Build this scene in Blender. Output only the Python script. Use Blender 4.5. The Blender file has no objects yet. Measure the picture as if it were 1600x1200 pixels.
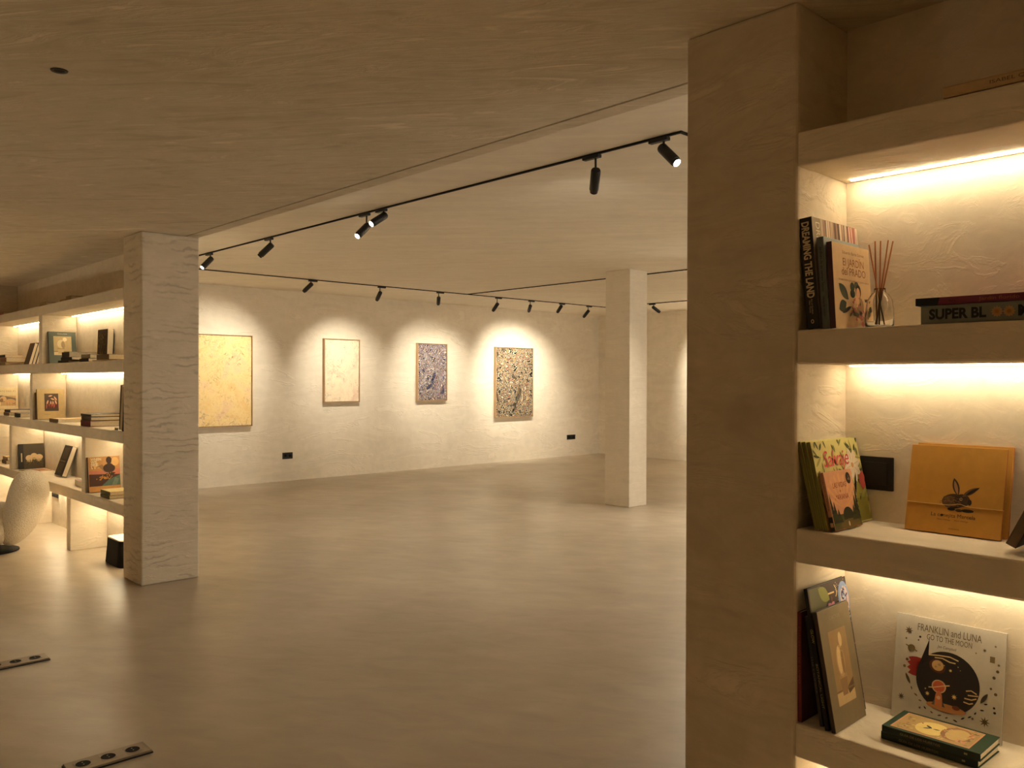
import bpy, bmesh, math, random
from mathutils import Vector, Matrix, Euler
random.seed(7)
D = bpy.data
SC = bpy.context.scene
COL = SC.collection
PI = math.pi

# ------------------------------------------------------------------ render look
SC.view_settings.view_transform = 'Standard'
SC.view_settings.look = 'None'
SC.view_settings.gamma = 1.0
SC.view_settings.exposure = 0.80
SC.view_settings.use_curve_mapping = False
try:
    SC.cycles.use_denoising = True
    SC.cycles.max_bounces = 14
    SC.cycles.diffuse_bounces = 8
    SC.cycles.glossy_bounces = 6
    SC.cycles.transmission_bounces = 10
    SC.cycles.sample_clamp_indirect = 6.0
    SC.cycles.caustics_refractive = False
    SC.cycles.caustics_reflective = False
except Exception:
    pass

# ------------------------------------------------------------------ camera
F, YAW, PITCH, ROLL = 1311.67, 0.75520989, 0.00480663, -0.00264853
fw = Vector((-math.cos(YAW) * math.cos(PITCH), math.sin(YAW) * math.cos(PITCH), -math.sin(PITCH)))
rt = fw.cross(Vector((0, 0, 1))).normalized()
dn = fw.cross(rt)
c_, s_ = math.cos(ROLL), math.sin(ROLL)
rt, dn = c_ * rt + s_ * dn, -s_ * rt + c_ * dn
cam = D.cameras.new('camera')
cam.sensor_fit = 'HORIZONTAL'
cam.sensor_width = 36.0
cam.lens = F / 1600 * 36
cam.clip_start = 0.02
cam_o = D.objects.new('camera', cam)
COL.objects.link(cam_o)
m = Matrix((rt, -dn, -fw)).transposed().to_4x4()
m.translation = Vector((0, 0, 1.5))
cam_o.matrix_world = m
SC.camera = cam_o

SKY = 1.7
w = D.worlds.new('world')
SC.world = w
w.use_nodes = True
w.node_tree.nodes['Background'].inputs[0].default_value = (1.0, 0.91, 0.78, 1)
w.node_tree.nodes['Background'].inputs[1].default_value = SKY

# ------------------------------------------------------------------ materials
def srgb(r, g, b):
    def f(v):
        v /= 255.0
        return v / 12.92 if v <= 0.04045 else ((v + 0.055) / 1.055) ** 2.4
    return (f(r), f(g), f(b), 1.0)

def new_mat(name):
    mt = D.materials.new(name)
    mt.use_nodes = True
    nt = mt.node_tree
    return mt, nt, nt.nodes['Principled BSDF']

def setspec(b, v):
    k = 'Specular IOR Level'
    if k in b.inputs:
        b.inputs[k].default_value = v

def N(nt, t, **kw):
    n = nt.nodes.new(t)
    for k, v in kw.items():
        setattr(n, k, v)
    return n

def ramp(nt, stops, interp='LINEAR'):
    r = nt.nodes.new('ShaderNodeValToRGB')
    r.color_ramp.interpolation = interp
    els = r.color_ramp.elements
    while len(els) > 1:
        els.remove(els[-1])
    for i, (p, c) in enumerate(stops):
        if not isinstance(c, (tuple, list)):
            c = (c, c, c, 1)
        if len(c) == 3:
            c = (*c, 1)
        e = els[0] if i == 0 else els.new(p)
        e.position = p
        e.color = c
    return r

def mixc(nt, fac, a, b, mode='MIX'):
    n = nt.nodes.new('ShaderNodeMix')
    n.data_type = 'RGBA'
    n.blend_type = mode
    for key, v in ((0, fac), (6, a), (7, b)):
        if hasattr(v, 'is_output') or isinstance(v, bpy.types.NodeSocket):
            nt.links.new(v, n.inputs[key])
        elif key == 0:
            n.inputs[0].default_value = v
        else:
            n.inputs[key].default_value = v if len(v) == 4 else (*v, 1)
    return n.outputs[2]

def noise(nt, scale, sx=(1, 1, 1), rot=(0, 0, 0), detail=4, rough=0.55, dist=0.0, loc=(0, 0, 0)):
    tc = nt.nodes.new('ShaderNodeTexCoord')
    mp = nt.nodes.new('ShaderNodeMapping')
    mp.vector_type = 'TEXTURE'          # rotate first, then scale
    mp.inputs['Scale'].default_value = tuple(1.0 / v for v in sx)
    mp.inputs['Rotation'].default_value = rot
    mp.inputs['Location'].default_value = loc
    n = nt.nodes.new('ShaderNodeTexNoise')
    n.inputs['Scale'].default_value = scale
    n.inputs['Detail'].default_value = detail
    n.inputs['Roughness'].default_value = rough
    n.inputs['Distortion'].default_value = dist
    nt.links.new(tc.outputs['Object'], mp.inputs[0])
    nt.links.new(mp.outputs[0], n.inputs['Vector'])
    return n.outputs[0]

def bump(nt, height, strength, distance, normal=None):
    b = nt.nodes.new('ShaderNodeBump')
    b.inputs['Strength'].default_value = strength
    b.inputs['Distance'].default_value = distance
    nt.links.new(height, b.inputs['Height'])
    if normal is not None:
        nt.links.new(normal, b.inputs['Normal'])
    return b.outputs[0]

def plaster(name, light, dark, strokes=(2.2, 2.2, 15), rot=(0, 0, 0), stroke_dark=0.0, stroke_bump=0.004,
            rough=0.75, contrast=1.0, ripples=None, sscale=1.0, sdist=1.4, ramp_at=(0.52, 0.60, 0.66), spec=0.25, streak=0.35):
    mt, nt, b = new_mat(name)
    big = noise(nt, 1.3, detail=5, rough=0.55, dist=0.3)
    fine = noise(nt, 9, detail=6, rough=0.6, dist=0.2)
    st = noise(nt, sscale, sx=strokes, rot=rot, detail=5, rough=0.6, dist=sdist)
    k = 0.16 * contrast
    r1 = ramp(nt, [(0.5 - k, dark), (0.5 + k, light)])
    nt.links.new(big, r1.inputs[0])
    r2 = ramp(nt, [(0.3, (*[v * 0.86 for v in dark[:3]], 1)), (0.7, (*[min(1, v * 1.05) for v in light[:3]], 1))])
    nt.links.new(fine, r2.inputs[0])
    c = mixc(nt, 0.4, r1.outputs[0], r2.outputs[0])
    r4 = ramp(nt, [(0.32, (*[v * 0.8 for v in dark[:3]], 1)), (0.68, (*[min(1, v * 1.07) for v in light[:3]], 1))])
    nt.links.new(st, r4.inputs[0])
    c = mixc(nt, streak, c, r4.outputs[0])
    r3 = ramp(nt, [(ramp_at[0], 0), (ramp_at[1], 1), (ramp_at[2], 0)])
    nt.links.new(st, r3.inputs[0])
    if stroke_dark > 0:
        sd = nt.nodes.new('ShaderNodeMath')
        sd.operation = 'MULTIPLY'
        sd.inputs[1].default_value = stroke_dark
        nt.links.new(r3.outputs[0], sd.inputs[0])
        c = mixc(nt, sd.outputs[0], c, (*[v * 0.45 for v in dark[:3]], 1))
    n0 = None
    if ripples:
        tc = nt.nodes.new('ShaderNodeTexCoord')
        mp = nt.nodes.new('ShaderNodeMapping')
        mp.inputs['Scale'].default_value = (0.55, 0.55, 1.0)
        nt.links.new(tc.outputs['Object'], mp.inputs[0])
        wv = nt.nodes.new('ShaderNodeTexWave')
        wv.bands_direction = 'Z'
        wv.inputs['Scale'].default_value = 6.0
        wv.inputs['Distortion'].default_value = 14.0
        wv.inputs['Detail'].default_value = 4.0
        wv.inputs['Detail Scale'].default_value = 0.7
        wv.inputs['Detail Roughness'].default_value = 0.6
        nt.links.new(mp.outputs[0], wv.inputs[0])
        rw = ramp(nt, [(0.0, 1), (0.22, 0.3), (0.5, 0), (1.0, 0)])
        nt.links.new(wv.outputs['Fac'], rw.inputs[0])
        gate = ramp(nt, [(0.46, 0.0), (0.62, 1.0)])
        nt.links.new(noise(nt, 6.5, sx=(0.6, 0.6, 1), detail=3, rough=0.6, loc=(2, 5, 1)), gate.inputs[0])
        mu = nt.nodes.new('ShaderNodeMath'); mu.operation = 'MULTIPLY'
        nt.links.new(rw.outputs[0], mu.inputs[0]); nt.links.new(gate.outputs[0], mu.inputs[1])
        md = nt.nodes.new('ShaderNodeMath'); md.operation = 'MULTIPLY'; md.inputs[1].default_value = ripples
        nt.links.new(mu.outputs[0], md.inputs[0])
        c = mixc(nt, md.outputs[0], c, (*[v * 0.5 for v in dark[:3]], 1))
        n0 = bump(nt, mu.outputs[0], ripples, -0.006)
    nt.links.new(c, b.inputs['Base Color'])
    b.inputs['Roughness'].default_value = rough
    setspec(b, spec)
    n1 = bump(nt, r3.outputs[0], 0.5, stroke_bump, n0)
    n2 = bump(nt, fine, 0.35, 0.004, n1)
    nt.links.new(n2, b.inputs['Normal'])
    return mt

PL_L, PL_D = (0.76, 0.67, 0.53, 1), (0.66, 0.57, 0.44, 1)
M = {}
M['plaster'] = plaster('plaster_trowelled', PL_L, PL_D, stroke_dark=0.06)
M['pillar'] = plaster('plaster_rippled', PL_L, PL_D, stroke_dark=0.04, ripples=0.5)
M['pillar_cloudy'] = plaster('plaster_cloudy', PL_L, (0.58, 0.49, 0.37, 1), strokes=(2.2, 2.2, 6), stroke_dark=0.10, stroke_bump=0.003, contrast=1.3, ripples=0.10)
M['gallery'] = plaster('plaster_gallery', (0.86, 0.80, 0.69, 1), (0.79, 0.72, 0.60, 1), strokes=(0.8, 0.8, 3.2), sscale=1.3,
                       stroke_dark=0.10, stroke_bump=0.006, ramp_at=(0.56, 0.60, 0.62), contrast=1.2)
M['gallery_column'] = plaster('plaster_column', (0.82, 0.75, 0.63, 1), (0.76, 0.69, 0.57, 1), stroke_dark=0.03)
M['ceiling'] = plaster('plaster_ceiling_streaked', (0.86, 0.785, 0.66, 1), (0.58, 0.50, 0.385, 1), strokes=(1.0, 5.0, 1),
                       rot=(0, 0, 0.68), sscale=1.7, sdist=2.2, stroke_dark=0.22, stroke_bump=0.004, ramp_at=(0.50, 0.58, 0.68), streak=0.6)
M['gallery_ceiling'] = plaster('plaster_ceiling_pale', (0.86, 0.80, 0.69, 1), (0.81, 0.745, 0.635, 1), strokes=(1.0, 6, 1),
                               rot=(0, 0, 0.75), sscale=0.8, sdist=1.5, stroke_dark=0.02, stroke_bump=0.002, rough=0.6)
M['shelf'] = plaster('plaster_shelf', (0.82, 0.73, 0.59, 1), (0.72, 0.63, 0.49, 1), strokes=(2.5, 2.5, 9), stroke_dark=0.10, stroke_bump=0.003)
M['niche'] = plaster('plaster_niche', (0.84, 0.75, 0.61, 1), (0.76, 0.67, 0.53, 1), strokes=(9, 9, 13), stroke_dark=0.03, stroke_bump=0.0008)

def floor_mat():
    mt, nt, b = new_mat('polished_microcement')
    big = noise(nt, 0.9, detail=5, rough=0.55, dist=0.35)
    fine = noise(nt, 3.5, sx=(1, 2.2, 1), rot=(0, 0, 0.6), detail=6, rough=0.6, dist=0.5)
    r1 = ramp(nt, [(0.25, (0.31, 0.255, 0.19, 1)), (0.75, (0.58, 0.505, 0.40, 1))])
    nt.links.new(big, r1.inputs[0])
    r2 = ramp(nt, [(0.25, (0.31, 0.26, 0.20, 1)), (0.75, (0.58, 0.50, 0.39, 1))])
    nt.links.new(fine, r2.inputs[0])
    nt.links.new(mixc(nt, 0.45, r1.outputs[0], r2.outputs[0]), b.inputs['Base Color'])
    rr = ramp(nt, [(0.2, 0.275), (0.8, 0.42)])
    nt.links.new(noise(nt, 1.9, detail=4, rough=0.5, dist=0.3, loc=(4, 2, 0)), rr.inputs[0])
    nt.links.new(rr.outputs[0], b.inputs['Roughness'])
    setspec(b, 0.46)
    n1 = bump(nt, noise(nt, 4.5, detail=4, rough=0.55, dist=0.3, loc=(9, 1, 0)), 0.3, 0.010)
    nt.links.new(n1, b.inputs['Normal'])
    return mt
M['floor'] = floor_mat()

_plain = {}
def plain(col, rough=0.55, spec=0.4, metal=0.0, grain=0.0):
    key = (tuple(round(v, 4) for v in col), rough, spec, metal, grain)
    if key in _plain:
        return _plain[key]
    mt, nt, b = new_mat('paint_%d' % len(_plain))
    n = noise(nt, 30, detail=3)
    r = ramp(nt, [(0.3, tuple(v * 0.93 for v in col[:3]) + (1,)), (0.7, tuple(min(1, v * 1.05) for v in col[:3]) + (1,))])
    nt.links.new(n, r.inputs[0])
    nt.links.new(r.outputs[0], b.inputs['Base Color'])
    b.inputs['Roughness'].default_value = rough
    b.inputs['Metallic'].default_value = metal
    setspec(b, spec)
    if grain > 0:
        nt.links.new(bump(nt, noise(nt, 160, detail=2), grain, 0.001), b.inputs['Normal'])
    _plain[key] = mt
    return mt

def P(r, g, b, rough=0.55, spec=0.4):
    return plain(srgb(r, g, b), rough, spec)

def emit(name, col, s):
    mt, nt, b = new_mat(name)
    b.inputs['Base Color'].default_value = (0.8, 0.8, 0.8, 1)
    b.inputs['Emission Color'].default_value = (*col, 1)
    b.inputs['Emission Strength'].default_value = s
    return mt

WARM = (1.0, 0.815, 0.52)
SPOTC = (1.0, 0.88, 0.68)
LED_STRENGTH = 25.0
UPLIGHT_FILL = 21.0  # added fill on the long bookcase
CEILING_FILL = 64.0  # added bounce fill for the near room
M['led'] = emit('led_diffuser', WARM, LED_STRENGTH)
M['lens'] = emit('spot_lens', (1.0, 0.9, 0.75), 14.0)
M['black'] = plain((0.012, 0.011, 0.010), 0.42, 0.4)
M['blackmatt'] = plain((0.010, 0.009, 0.008), 0.7, 0.2)
M['socket'] = plain((0.007, 0.007, 0.007), 0.45, 0.4)
M['bronze'] = plain((0.27, 0.215, 0.15), 0.4, 0.5, 0.3)
M['oak'] = None

def oak():
    mt, nt, b = new_mat('pale_oak')
    n = noise(nt, 6, sx=(12, 12, 1), detail=4, dist=0.3)
    r = ramp(nt, [(0.3, (0.42, 0.27, 0.14, 1)), (0.7, (0.60, 0.42, 0.24, 1))])
    nt.links.new(n, r.inputs[0])
    nt.links.new(r.outputs[0], b.inputs['Base Color'])
    b.inputs['Roughness'].default_value = 0.5
    return mt
M['oak'] = oak()

def pages():
    mt, nt, b = new_mat('page_edges')
    n = noise(nt, 60, sx=(1, 14, 14), detail=2)
    r = ramp(nt, [(0.3, (0.62, 0.54, 0.40, 1)), (0.7, (0.82, 0.74, 0.60, 1))])
    nt.links.new(n, r.inputs[0])
    nt.links.new(r.outputs[0], b.inputs['Base Color'])
    b.inputs['Roughness'].default_value = 0.8
    setspec(b, 0.1)
    return mt
M['pages'] = pages()

def boucle():
    mt, nt, b = new_mat('boucle_wool')
    tc = nt.nodes.new('ShaderNodeTexCoord')
    v = nt.nodes.new('ShaderNodeTexVoronoi')
    v.inputs['Scale'].default_value = 95
    nt.links.new(tc.outputs['Object'], v.inputs['Vector'])
    r = ramp(nt, [(0.0, (0.90, 0.85, 0.76, 1)), (0.7, (0.74, 0.68, 0.58, 1))])
    nt.links.new(v.outputs['Distance'], r.inputs[0])
    nt.links.new(r.outputs[0], b.inputs['Base Color'])
    b.inputs['Roughness'].default_value = 0.95
    setspec(b, 0.1)
    bp = bump(nt, v.outputs['Distance'], 0.7, 0.006)
    nt.links.new(bp, b.inputs['Normal'])
    return mt
M['boucle'] = boucle()

def marbled(name, stops, scale, dist, interp='CONSTANT', bands=9.0, sparse=None, base=None, fade=None):
    """psychedelic marbled canvas: strongly warped noise cut into bands"""
    mt, nt, b = new_mat(name)
    big = noise(nt, scale * 0.35, detail=2, dist=dist, loc=(3.1, 1.7, 8))
    n = noise(nt, scale, detail=2, dist=dist)
    if sparse is None:
        mul = nt.nodes.new('ShaderNodeMath'); mul.operation = 'MULTIPLY'; mul.inputs[1].default_value = bands
        nt.links.new(n, mul.inputs[0])
        fr = nt.nodes.new('ShaderNodeMath'); fr.operation = 'FRACT'
        nt.links.new(mul.outputs[0], fr.inputs[0])
        r = ramp(nt, stops, interp)
        nt.links.new(fr.outputs[0], r.inputs[0])
        col = r.outputs[0]
        if fade:
            r2 = ramp(nt, fade[0])
            nt.links.new(big, r2.inputs[0])
            col = mixc(nt, r2.outputs[0], col, fade[1])
    else:
        r0 = ramp(nt, base)
        nt.links.new(noise(nt, 3.2, detail=5, rough=0.7, dist=0.8), r0.inputs[0])
        col = r0.outputs[0]
        for (sc, off, lo, thr, c, amt) in sparse:
            line = ramp(nt, [(lo - 0.012, 0), (lo, amt), (lo + 0.012, 0)])
            nt.links.new(noise(nt, sc, detail=3, rough=0.6, dist=1.6, loc=off), line.inputs[0])
            gate = ramp(nt, [(thr, 0), (thr + 0.05, 1)])
            nt.links.new(noise(nt, sc * 0.45, detail=3, rough=0.65, loc=(off[2], off[0], off[1])), gate.inputs[0])
            mu = nt.nodes.new('ShaderNodeMath'); mu.operation = 'MULTIPLY'
            nt.links.new(line.outputs[0], mu.inputs[0]); nt.links.new(gate.outputs[0], mu.inputs[1])
            col = mixc(nt, mu.outputs[0], col, c)
    nt.links.new(col, b.inputs['Base Color'])
    b.inputs['Roughness'].default_value = 0.6
    setspec(b, 0.2)
    return mt

# ------------------------------------------------------------------ mesh helpers
def link(o, parent=None):
    COL.objects.link(o)
    if parent is not None:
        o.parent = parent
    return o

def mesh_obj(name, bm, mats, parent=None, smooth=False, bevel=0.0, seg=2, subsurf=0):
    me = D.meshes.new(name)
    bmesh.ops.recalc_face_normals(bm, faces=bm.faces[:])
    bm.to_mesh(me)
    bm.free()
    if not isinstance(mats, (list, tuple)):
        mats = [mats]
    for mt in mats:
        me.materials.append(mt)
    if smooth:
        for p in me.polygons:
            p.use_smooth = True
    o = D.objects.new(name, me)
    link(o, parent)
    if bevel > 0:
        md = o.modifiers.new('edge', 'BEVEL')
        md.width = bevel
        md.segments = seg
        md.limit_method = 'ANGLE'
        md.angle_limit = 0.6
    if subsurf:
        md = o.modifiers.new('smooth', 'SUBSURF')
        md.levels = subsurf
        md.render_levels = subsurf
    return o

def box(bm, a, b, mi=0):
    x0, y0, z0 = a
    x1, y1, z1 = b
    v = [bm.verts.new(p) for p in ((x0, y0, z0), (x1, y0, z0), (x1, y1, z0), (x0, y1, z0),
                                   (x0, y0, z1), (x1, y0, z1), (x1, y1, z1), (x0, y1, z1))]
    for f in ((3, 2, 1, 0), (4, 5, 6, 7), (0, 1, 5, 4), (1, 2, 6, 5), (2, 3, 7, 6), (3, 0, 4, 7)):
        fc = bm.faces.new([v[i] for i in f])
        fc.material_index = mi

def frame_of(d):
    d = Vector(d).normalized()
    u = d.cross(Vector((0, 0, 1)))
    if u.length < 1e-4:
        u = Vector((1, 0, 0))
    u.normalize()
    return u, d.cross(u).normalized(), d

def lathe(bm, prof, o=(0, 0, 0), d=(0, 0, 1), n=24, cap=True, mi=0):
    """prof: list of (radius, height) along direction d"""
    u, v, d = frame_of(d)
    o = Vector(o)
    rings = []
    for r, h in prof:
        if r < 1e-6:
            rings.append([bm.verts.new(o + d * h)])
        else:
            rings.append([bm.verts.new(o + d * h + (u * math.cos(2 * PI * i / n) + v * math.sin(2 * PI * i / n)) * r) for i in range(n)])
    for a, b in zip(rings, rings[1:]):
        for i in range(n):
            j = (i + 1) % n
            if len(a) == 1 and len(b) == 1:
                continue
            if len(a) == 1:
                f = bm.faces.new([a[0], b[i], b[j]])
            elif len(b) == 1:
                f = bm.faces.new([a[i], a[j], b[0]])
            else:
                f = bm.faces.new([a[i], a[j], b[j], b[i]])
            f.material_index = mi
    if cap:
        for rg in (rings[0], rings[-1]):
            if len(rg) > 2:
                f = bm.faces.new(rg)
                f.material_index = mi

def tag(o, label, cat, group=None, kind=None):
    o['label'] = label
    o['category'] = cat
    if group:
        o['group'] = group
    o['kind'] = kind or 'thing'
    return o

def thing(name, label, cat, mat=None, loc=None, group=None):
    o = D.objects.new(name, None)
    o.empty_display_size = 0.05
    link(o)
    if mat is not None:
        o.matrix_world = mat
    elif loc is not None:
        o.location = loc
    return tag(o, label, cat, group)

def struct(name, boxes, mat, label, cat, bevel=0.0, seg=3):
    bm = bmesh.new()
    for a, b in boxes:
        box(bm, a, b)
    o = mesh_obj(name, bm, mat, bevel=bevel, seg=seg)
    return tag(o, label, cat, kind='structure')

def basis(o, xd, zd):
    """matrix whose local x is xd, local z about zd, local y = z cross x"""
    x = Vector(xd).normalized()
    z = Vector(zd)
    z = (z - x * z.dot(x)).normalized()
    y = z.cross(x)
    mm = Matrix((x, y, z)).transposed().to_4x4()
    mm.translation = Vector(o)
    return mm

# ------------------------------------------------------------------ room shell
Y0, YB, YG = 2.205, 2.51, 2.63        # bookcase front, niche back, gallery face of the partition
ZC, ZG = 2.57, 2.81                   # low ceiling, gallery ceiling
XL, XP0, XP1 = -11.06, -6.622, -6.246  # near room end wall, left pillar
XR0, XR1 = -1.548, -1.173             # right pillar (stile)
XE, YE = 2.6, -3.4                    # unseen ends of the near room
GX, GY = -11.31, 13.09                # gallery back wall and end wall
struct('floor', [((-11.6, -3.6, -0.12), (3.0, 13.4, 0.0))], M['floor'], 'polished beige microcement floor running through both rooms', 'floor')
struct('ceiling', [((XL - 0.2, YE, ZC), (XE, 2.525, ZG + 0.25)), ((XL - 0.2, 2.525, ZC + 0.05), (XE, 2.54, ZG + 0.25)),
                   ((XL - 0.2, 2.54, ZC), (XE, YG, ZG + 0.25))],
       M['ceiling'], 'low trowel-streaked plaster ceiling with a shadow groove near its edge', 'ceiling')
struct('ceiling_gallery', [((GX - 0.1, YG, ZG), (XE, GY + 0.1, ZG + 0.25))], M['gallery_ceiling'], 'smooth pale gallery ceiling carrying the black light tracks', 'ceiling')
struct('wall_back', [((GX - 0.2, YG - 0.12, 0), (GX, GY + 0.2, ZG))], M['gallery'], 'long gallery wall hung with the four paintings', 'wall')
struct('wall_far', [((GX, GY, 0), (XE, GY + 0.2, ZG))], M['gallery'], 'end wall of the gallery beyond the free-standing column', 'wall')
GW = (4.0, 12.2, 0.25, 2.65)          # added window opening that lets sky fill in, out of view: y0, y1, z0, z1
struct('wall_side', [((XE, YG, 0), (XE + 0.2, GW[0], ZG)), ((XE, GW[1], 0), (XE + 0.2, GY, ZG)), ((XE, GW[0], 0), (XE + 0.2, GW[1], GW[2])), ((XE, GW[0], GW[3]), (XE + 0.2, GW[1], ZG))],
       M['gallery'], 'gallery wall with an added wide window, out of view behind the right pillar', 'wall')
struct('wall_left', [((XL - 0.14, YE, 0), (XL, YG, ZC))], M['plaster'], 'shaded end wall at the far left above the bookcase', 'wall')
struct('wall_right', [((XE, YE, 0), (XE + 0.2, YG, ZC))], M['plaster'], 'wall out of view to the right of the bookcase', 'wall')
struct('wall_rear', [((XL - 0.14, YE - 0.2, 0), (XE + 0.2, YE, ZC))], M['plaster'], 'wall out of view behind the camera', 'wall')
def window(name, label, horizontal, a0, a1, z0, z1, at, n):
    bm = bmesh.new()
    def bar(p0, p1, q0, q1):
        if horizontal:
            box(bm, (p0, at - 0.03, q0), (p1, at + 0.03, q1))
        else:
            box(bm, (at - 0.03, p0, q0), (at + 0.03, p1, q1))
    t = 0.05
    bar(a0, a1, z0, z0 + t); bar(a0, a1, z1 - t, z1)
    for i in range(n + 1):
        x = a0 + (a1 - a0 - t) * i / n
        bar(x, x + t, z0 + t, z1 - t)
    tag(mesh_obj(name, bm, M['black']), label, 'window', kind='structure')
    pl = D.lights.new('sky_portal', 'AREA')
    pl.shape = 'RECTANGLE'
    pl.size, pl.size_y = a1 - a0, z1 - z0
    pl.cycles.is_portal = True
    po = D.objects.new('sky_portal', pl)
    link(po)
    c = 0.5 * (a0 + a1)
    po.location = (c, at - 0.05, 0.5 * (z0 + z1)) if horizontal else (at + 0.05, c, 0.5 * (z0 + z1))
    dv = Vector((0, 1, 0)) if horizontal else Vector((-1, 0, 0))
    po.rotation_euler = dv.to_track_quat('-Z', 'Y').to_euler()
window('added_window_1', 'added dark window frame out of view at the open end of the gallery', False, GW[0], GW[1], GW[2], GW[3], XE + 0.1, 5)  # invented window, unseen, brings sky fill into the gallery
struct('column', [((-6.612, 7.77, 0), (-6.237, 8.10, ZG))], M['gallery_column'], 'free-standing square plaster column in the middle of the gallery', 'column', bevel=0.008)
struct('column', [((XP0, Y0, 0), (XP1, YG, ZC))], M['pillar'], 'rippled plaster pillar ending the bookcase at left', 'pillar', bevel=0.012)
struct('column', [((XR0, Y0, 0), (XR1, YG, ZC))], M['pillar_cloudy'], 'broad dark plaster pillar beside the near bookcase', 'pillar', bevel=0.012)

def bookcase(label, x0, x1, tops, dividers, thick=0.092, lit=True):
    root = thing('built_in_bookcase', label, 'bookcase', loc=(0.5 * (x0 + x1), Y0, 0))
    inv = root.location
    def part(nm, a, b, mat, bev=0.006, lab=None, par=None):
        bm = bmesh.new()
        box(bm, tuple(Vector(a) - inv), tuple(Vector(b) - inv))
        o = mesh_obj(nm, bm, mat, par or root, bevel=bev, seg=2)
        if lab:
            o['label'] = lab
        return o
    part('back_panel', (x0, YB, 0), (x1, YG, ZC), M['niche'], 0)
    shelves = []
    for z in tops:
        shelves.append(part('shelf', (x0, Y0, z - thick), (x1, YB, z), M['shelf']))
    for row, xs in dividers.items():
        zb = tops[row] if row < len(tops) else 0.0     # shelf the divider stands on
        zt = tops[row - 1] - thick
        for a, b in xs:
            part('divider', (a, Y0, zb), (b, YB, zt), M['shelf'])
    for row in range(1, len(tops) + 1):
        zt = tops[row - 1] - thick
        edges = [x0] + [v for ab in sorted(dividers.get(row, [])) for v in ab] + [x1]
        for a, b in zip(edges[::2], edges[1::2]):
            part('led_strip', (a + 0.035, YB - (0.050 if row < 4 else 0.068), zt - 0.004), (b - 0.012, YB - 0.038, zt - 0.0002), M['led'], 0, 'glowing warm light strip under the shelf', shelves[row - 1])
    return root

bookcase('long plaster bookcase with lit niches left of the rippled pillar', XL, XP0, (2.192, 1.643, 1.10, 0.549),
         {1: [(-8.935, -8.833)], 2: [(-9.257, -9.178)], 3: [(-10.07, -9.974), (-7.628, -7.539)], 4: [(-9.765, -9.663), (-8.049, -7.945)]}, thick=0.09)
bookcase('near plaster bookcase with lit niches right of the broad pillar', XR1, XE, (2.199, 1.643, 1.083, 0.534),
         {1: [(0.62, 0.70)], 2: [(0.62, 0.70)], 3: [(0.62, 0.70)], 4: [(0.62, 0.70)]}, thick=0.096)

# ------------------------------------------------------------------ tracks and spotlights
TZ = ZG - 0.011
TN, TB, TM, TE_, TR = 3.67, -9.80, 8.28, 11.50, -2.61
def track(label, a, b):
    bm = bmesh.new()
    box(bm, (min(a[0], b[0]) - 0.008, min(a[1], b[1]) - 0.008, TZ), (max(a[0], b[0]) + 0.008, max(a[1], b[1]) + 0.008, ZG + 0.002))
    tag(mesh_obj('lighting_track', bm, M['blackmatt']), label, 'track', 'black lighting tracks on the gallery ceiling')
track('black ceiling track nearest the low ceiling edge, carrying six spotlights', (TB, TN), (TR, TN))
track('black ceiling track along the wall of paintings', (TB, TN + 0.018), (TB, TE_))
track('thin black ceiling track passing behind the top of the free-standing column', (TB + 0.018, TM), (TR - 0.018, TM))
track('black ceiling track along the gallery end wall', (TB + 0.018, TE_), (TR - 0.018, TE_))
track('short black ceiling track turning off behind the broad pillar', (TR, TN + 0.018), (TR, TE_))

def spot(label, base, axis, aim, stem=0.06, watts=40, cone=46, blend=1.0, group='black track spotlights', dirn=None):
    bx, by = base
    root = thing('track_spotlight', label, 'spotlight', loc=(bx, by, TZ), group=group)
    ax = Vector((1, 0, 0)) if axis == 'x' else Vector((0, 1, 0))
    bm = bmesh.new()
    h = Vector((0.062, 0.016, 0)) if axis == 'x' else Vector((0.016, 0.062, 0))
    off = ax * 0.03 * (-1 if axis == 'x' else 1)
    box(bm, tuple(off - h - Vector((0, 0, 0.02))), tuple(off + h - Vector((0, 0, 0.0003))))
    mesh_obj('adapter', bm, M['black'], root, bevel=0.003)
    piv = Vector((0, 0, -0.02 - stem))
    bm = bmesh.new()
    lathe(bm, [(0.0065, -0.02), (0.0065, -0.02 - stem - 0.012)], n=12)
    mesh_obj('stem', bm, M['black'], root, smooth=False)
    d = (Vector(aim) - (root.location + piv)).normalized() if dirn is None else Vector(dirn).normalized()
    bm = bmesh.new()
    lathe(bm, [(0.0, -0.028), (0.018, -0.027), (0.0255, -0.022), (0.0285, -0.014), (0.0285, 0.118), (0.0270, 0.122), (0.0235, 0.124), (0.0235, 0.140), (0.0215, 0.140), (0.0215, 0.134)],
          piv, d, n=28, cap=False)
    mesh_obj('housing', bm, M['black'], root, smooth=True).modifiers.new('split', 'EDGE_SPLIT').split_angle = 0.6
    bm = bmesh.new()
    lathe(bm, [(0.0, 0.139), (0.015, 0.1385), (0.0214, 0.136)], piv, d, n=24, cap=False)
    o = mesh_obj('lens', bm, M['lens'], root, smooth=True)
    o['label'] = 'lit lens'
    ld = D.lights.new('spot_beam', 'SPOT')
    ld.energy = watts
    ld.color = SPOTC
    ld.spot_size = math.radians(min(150, cone * 1.85))
    ld.spot_blend = blend
    ld.shadow_soft_size = 0.018
    lo = D.objects.new('spot_beam', ld)
    link(lo, root)
    lo.location = piv + d * 0.146
    lo.rotation_euler = d.to_track_quat('-Z', 'Y').to_euler()
    return root

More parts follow.
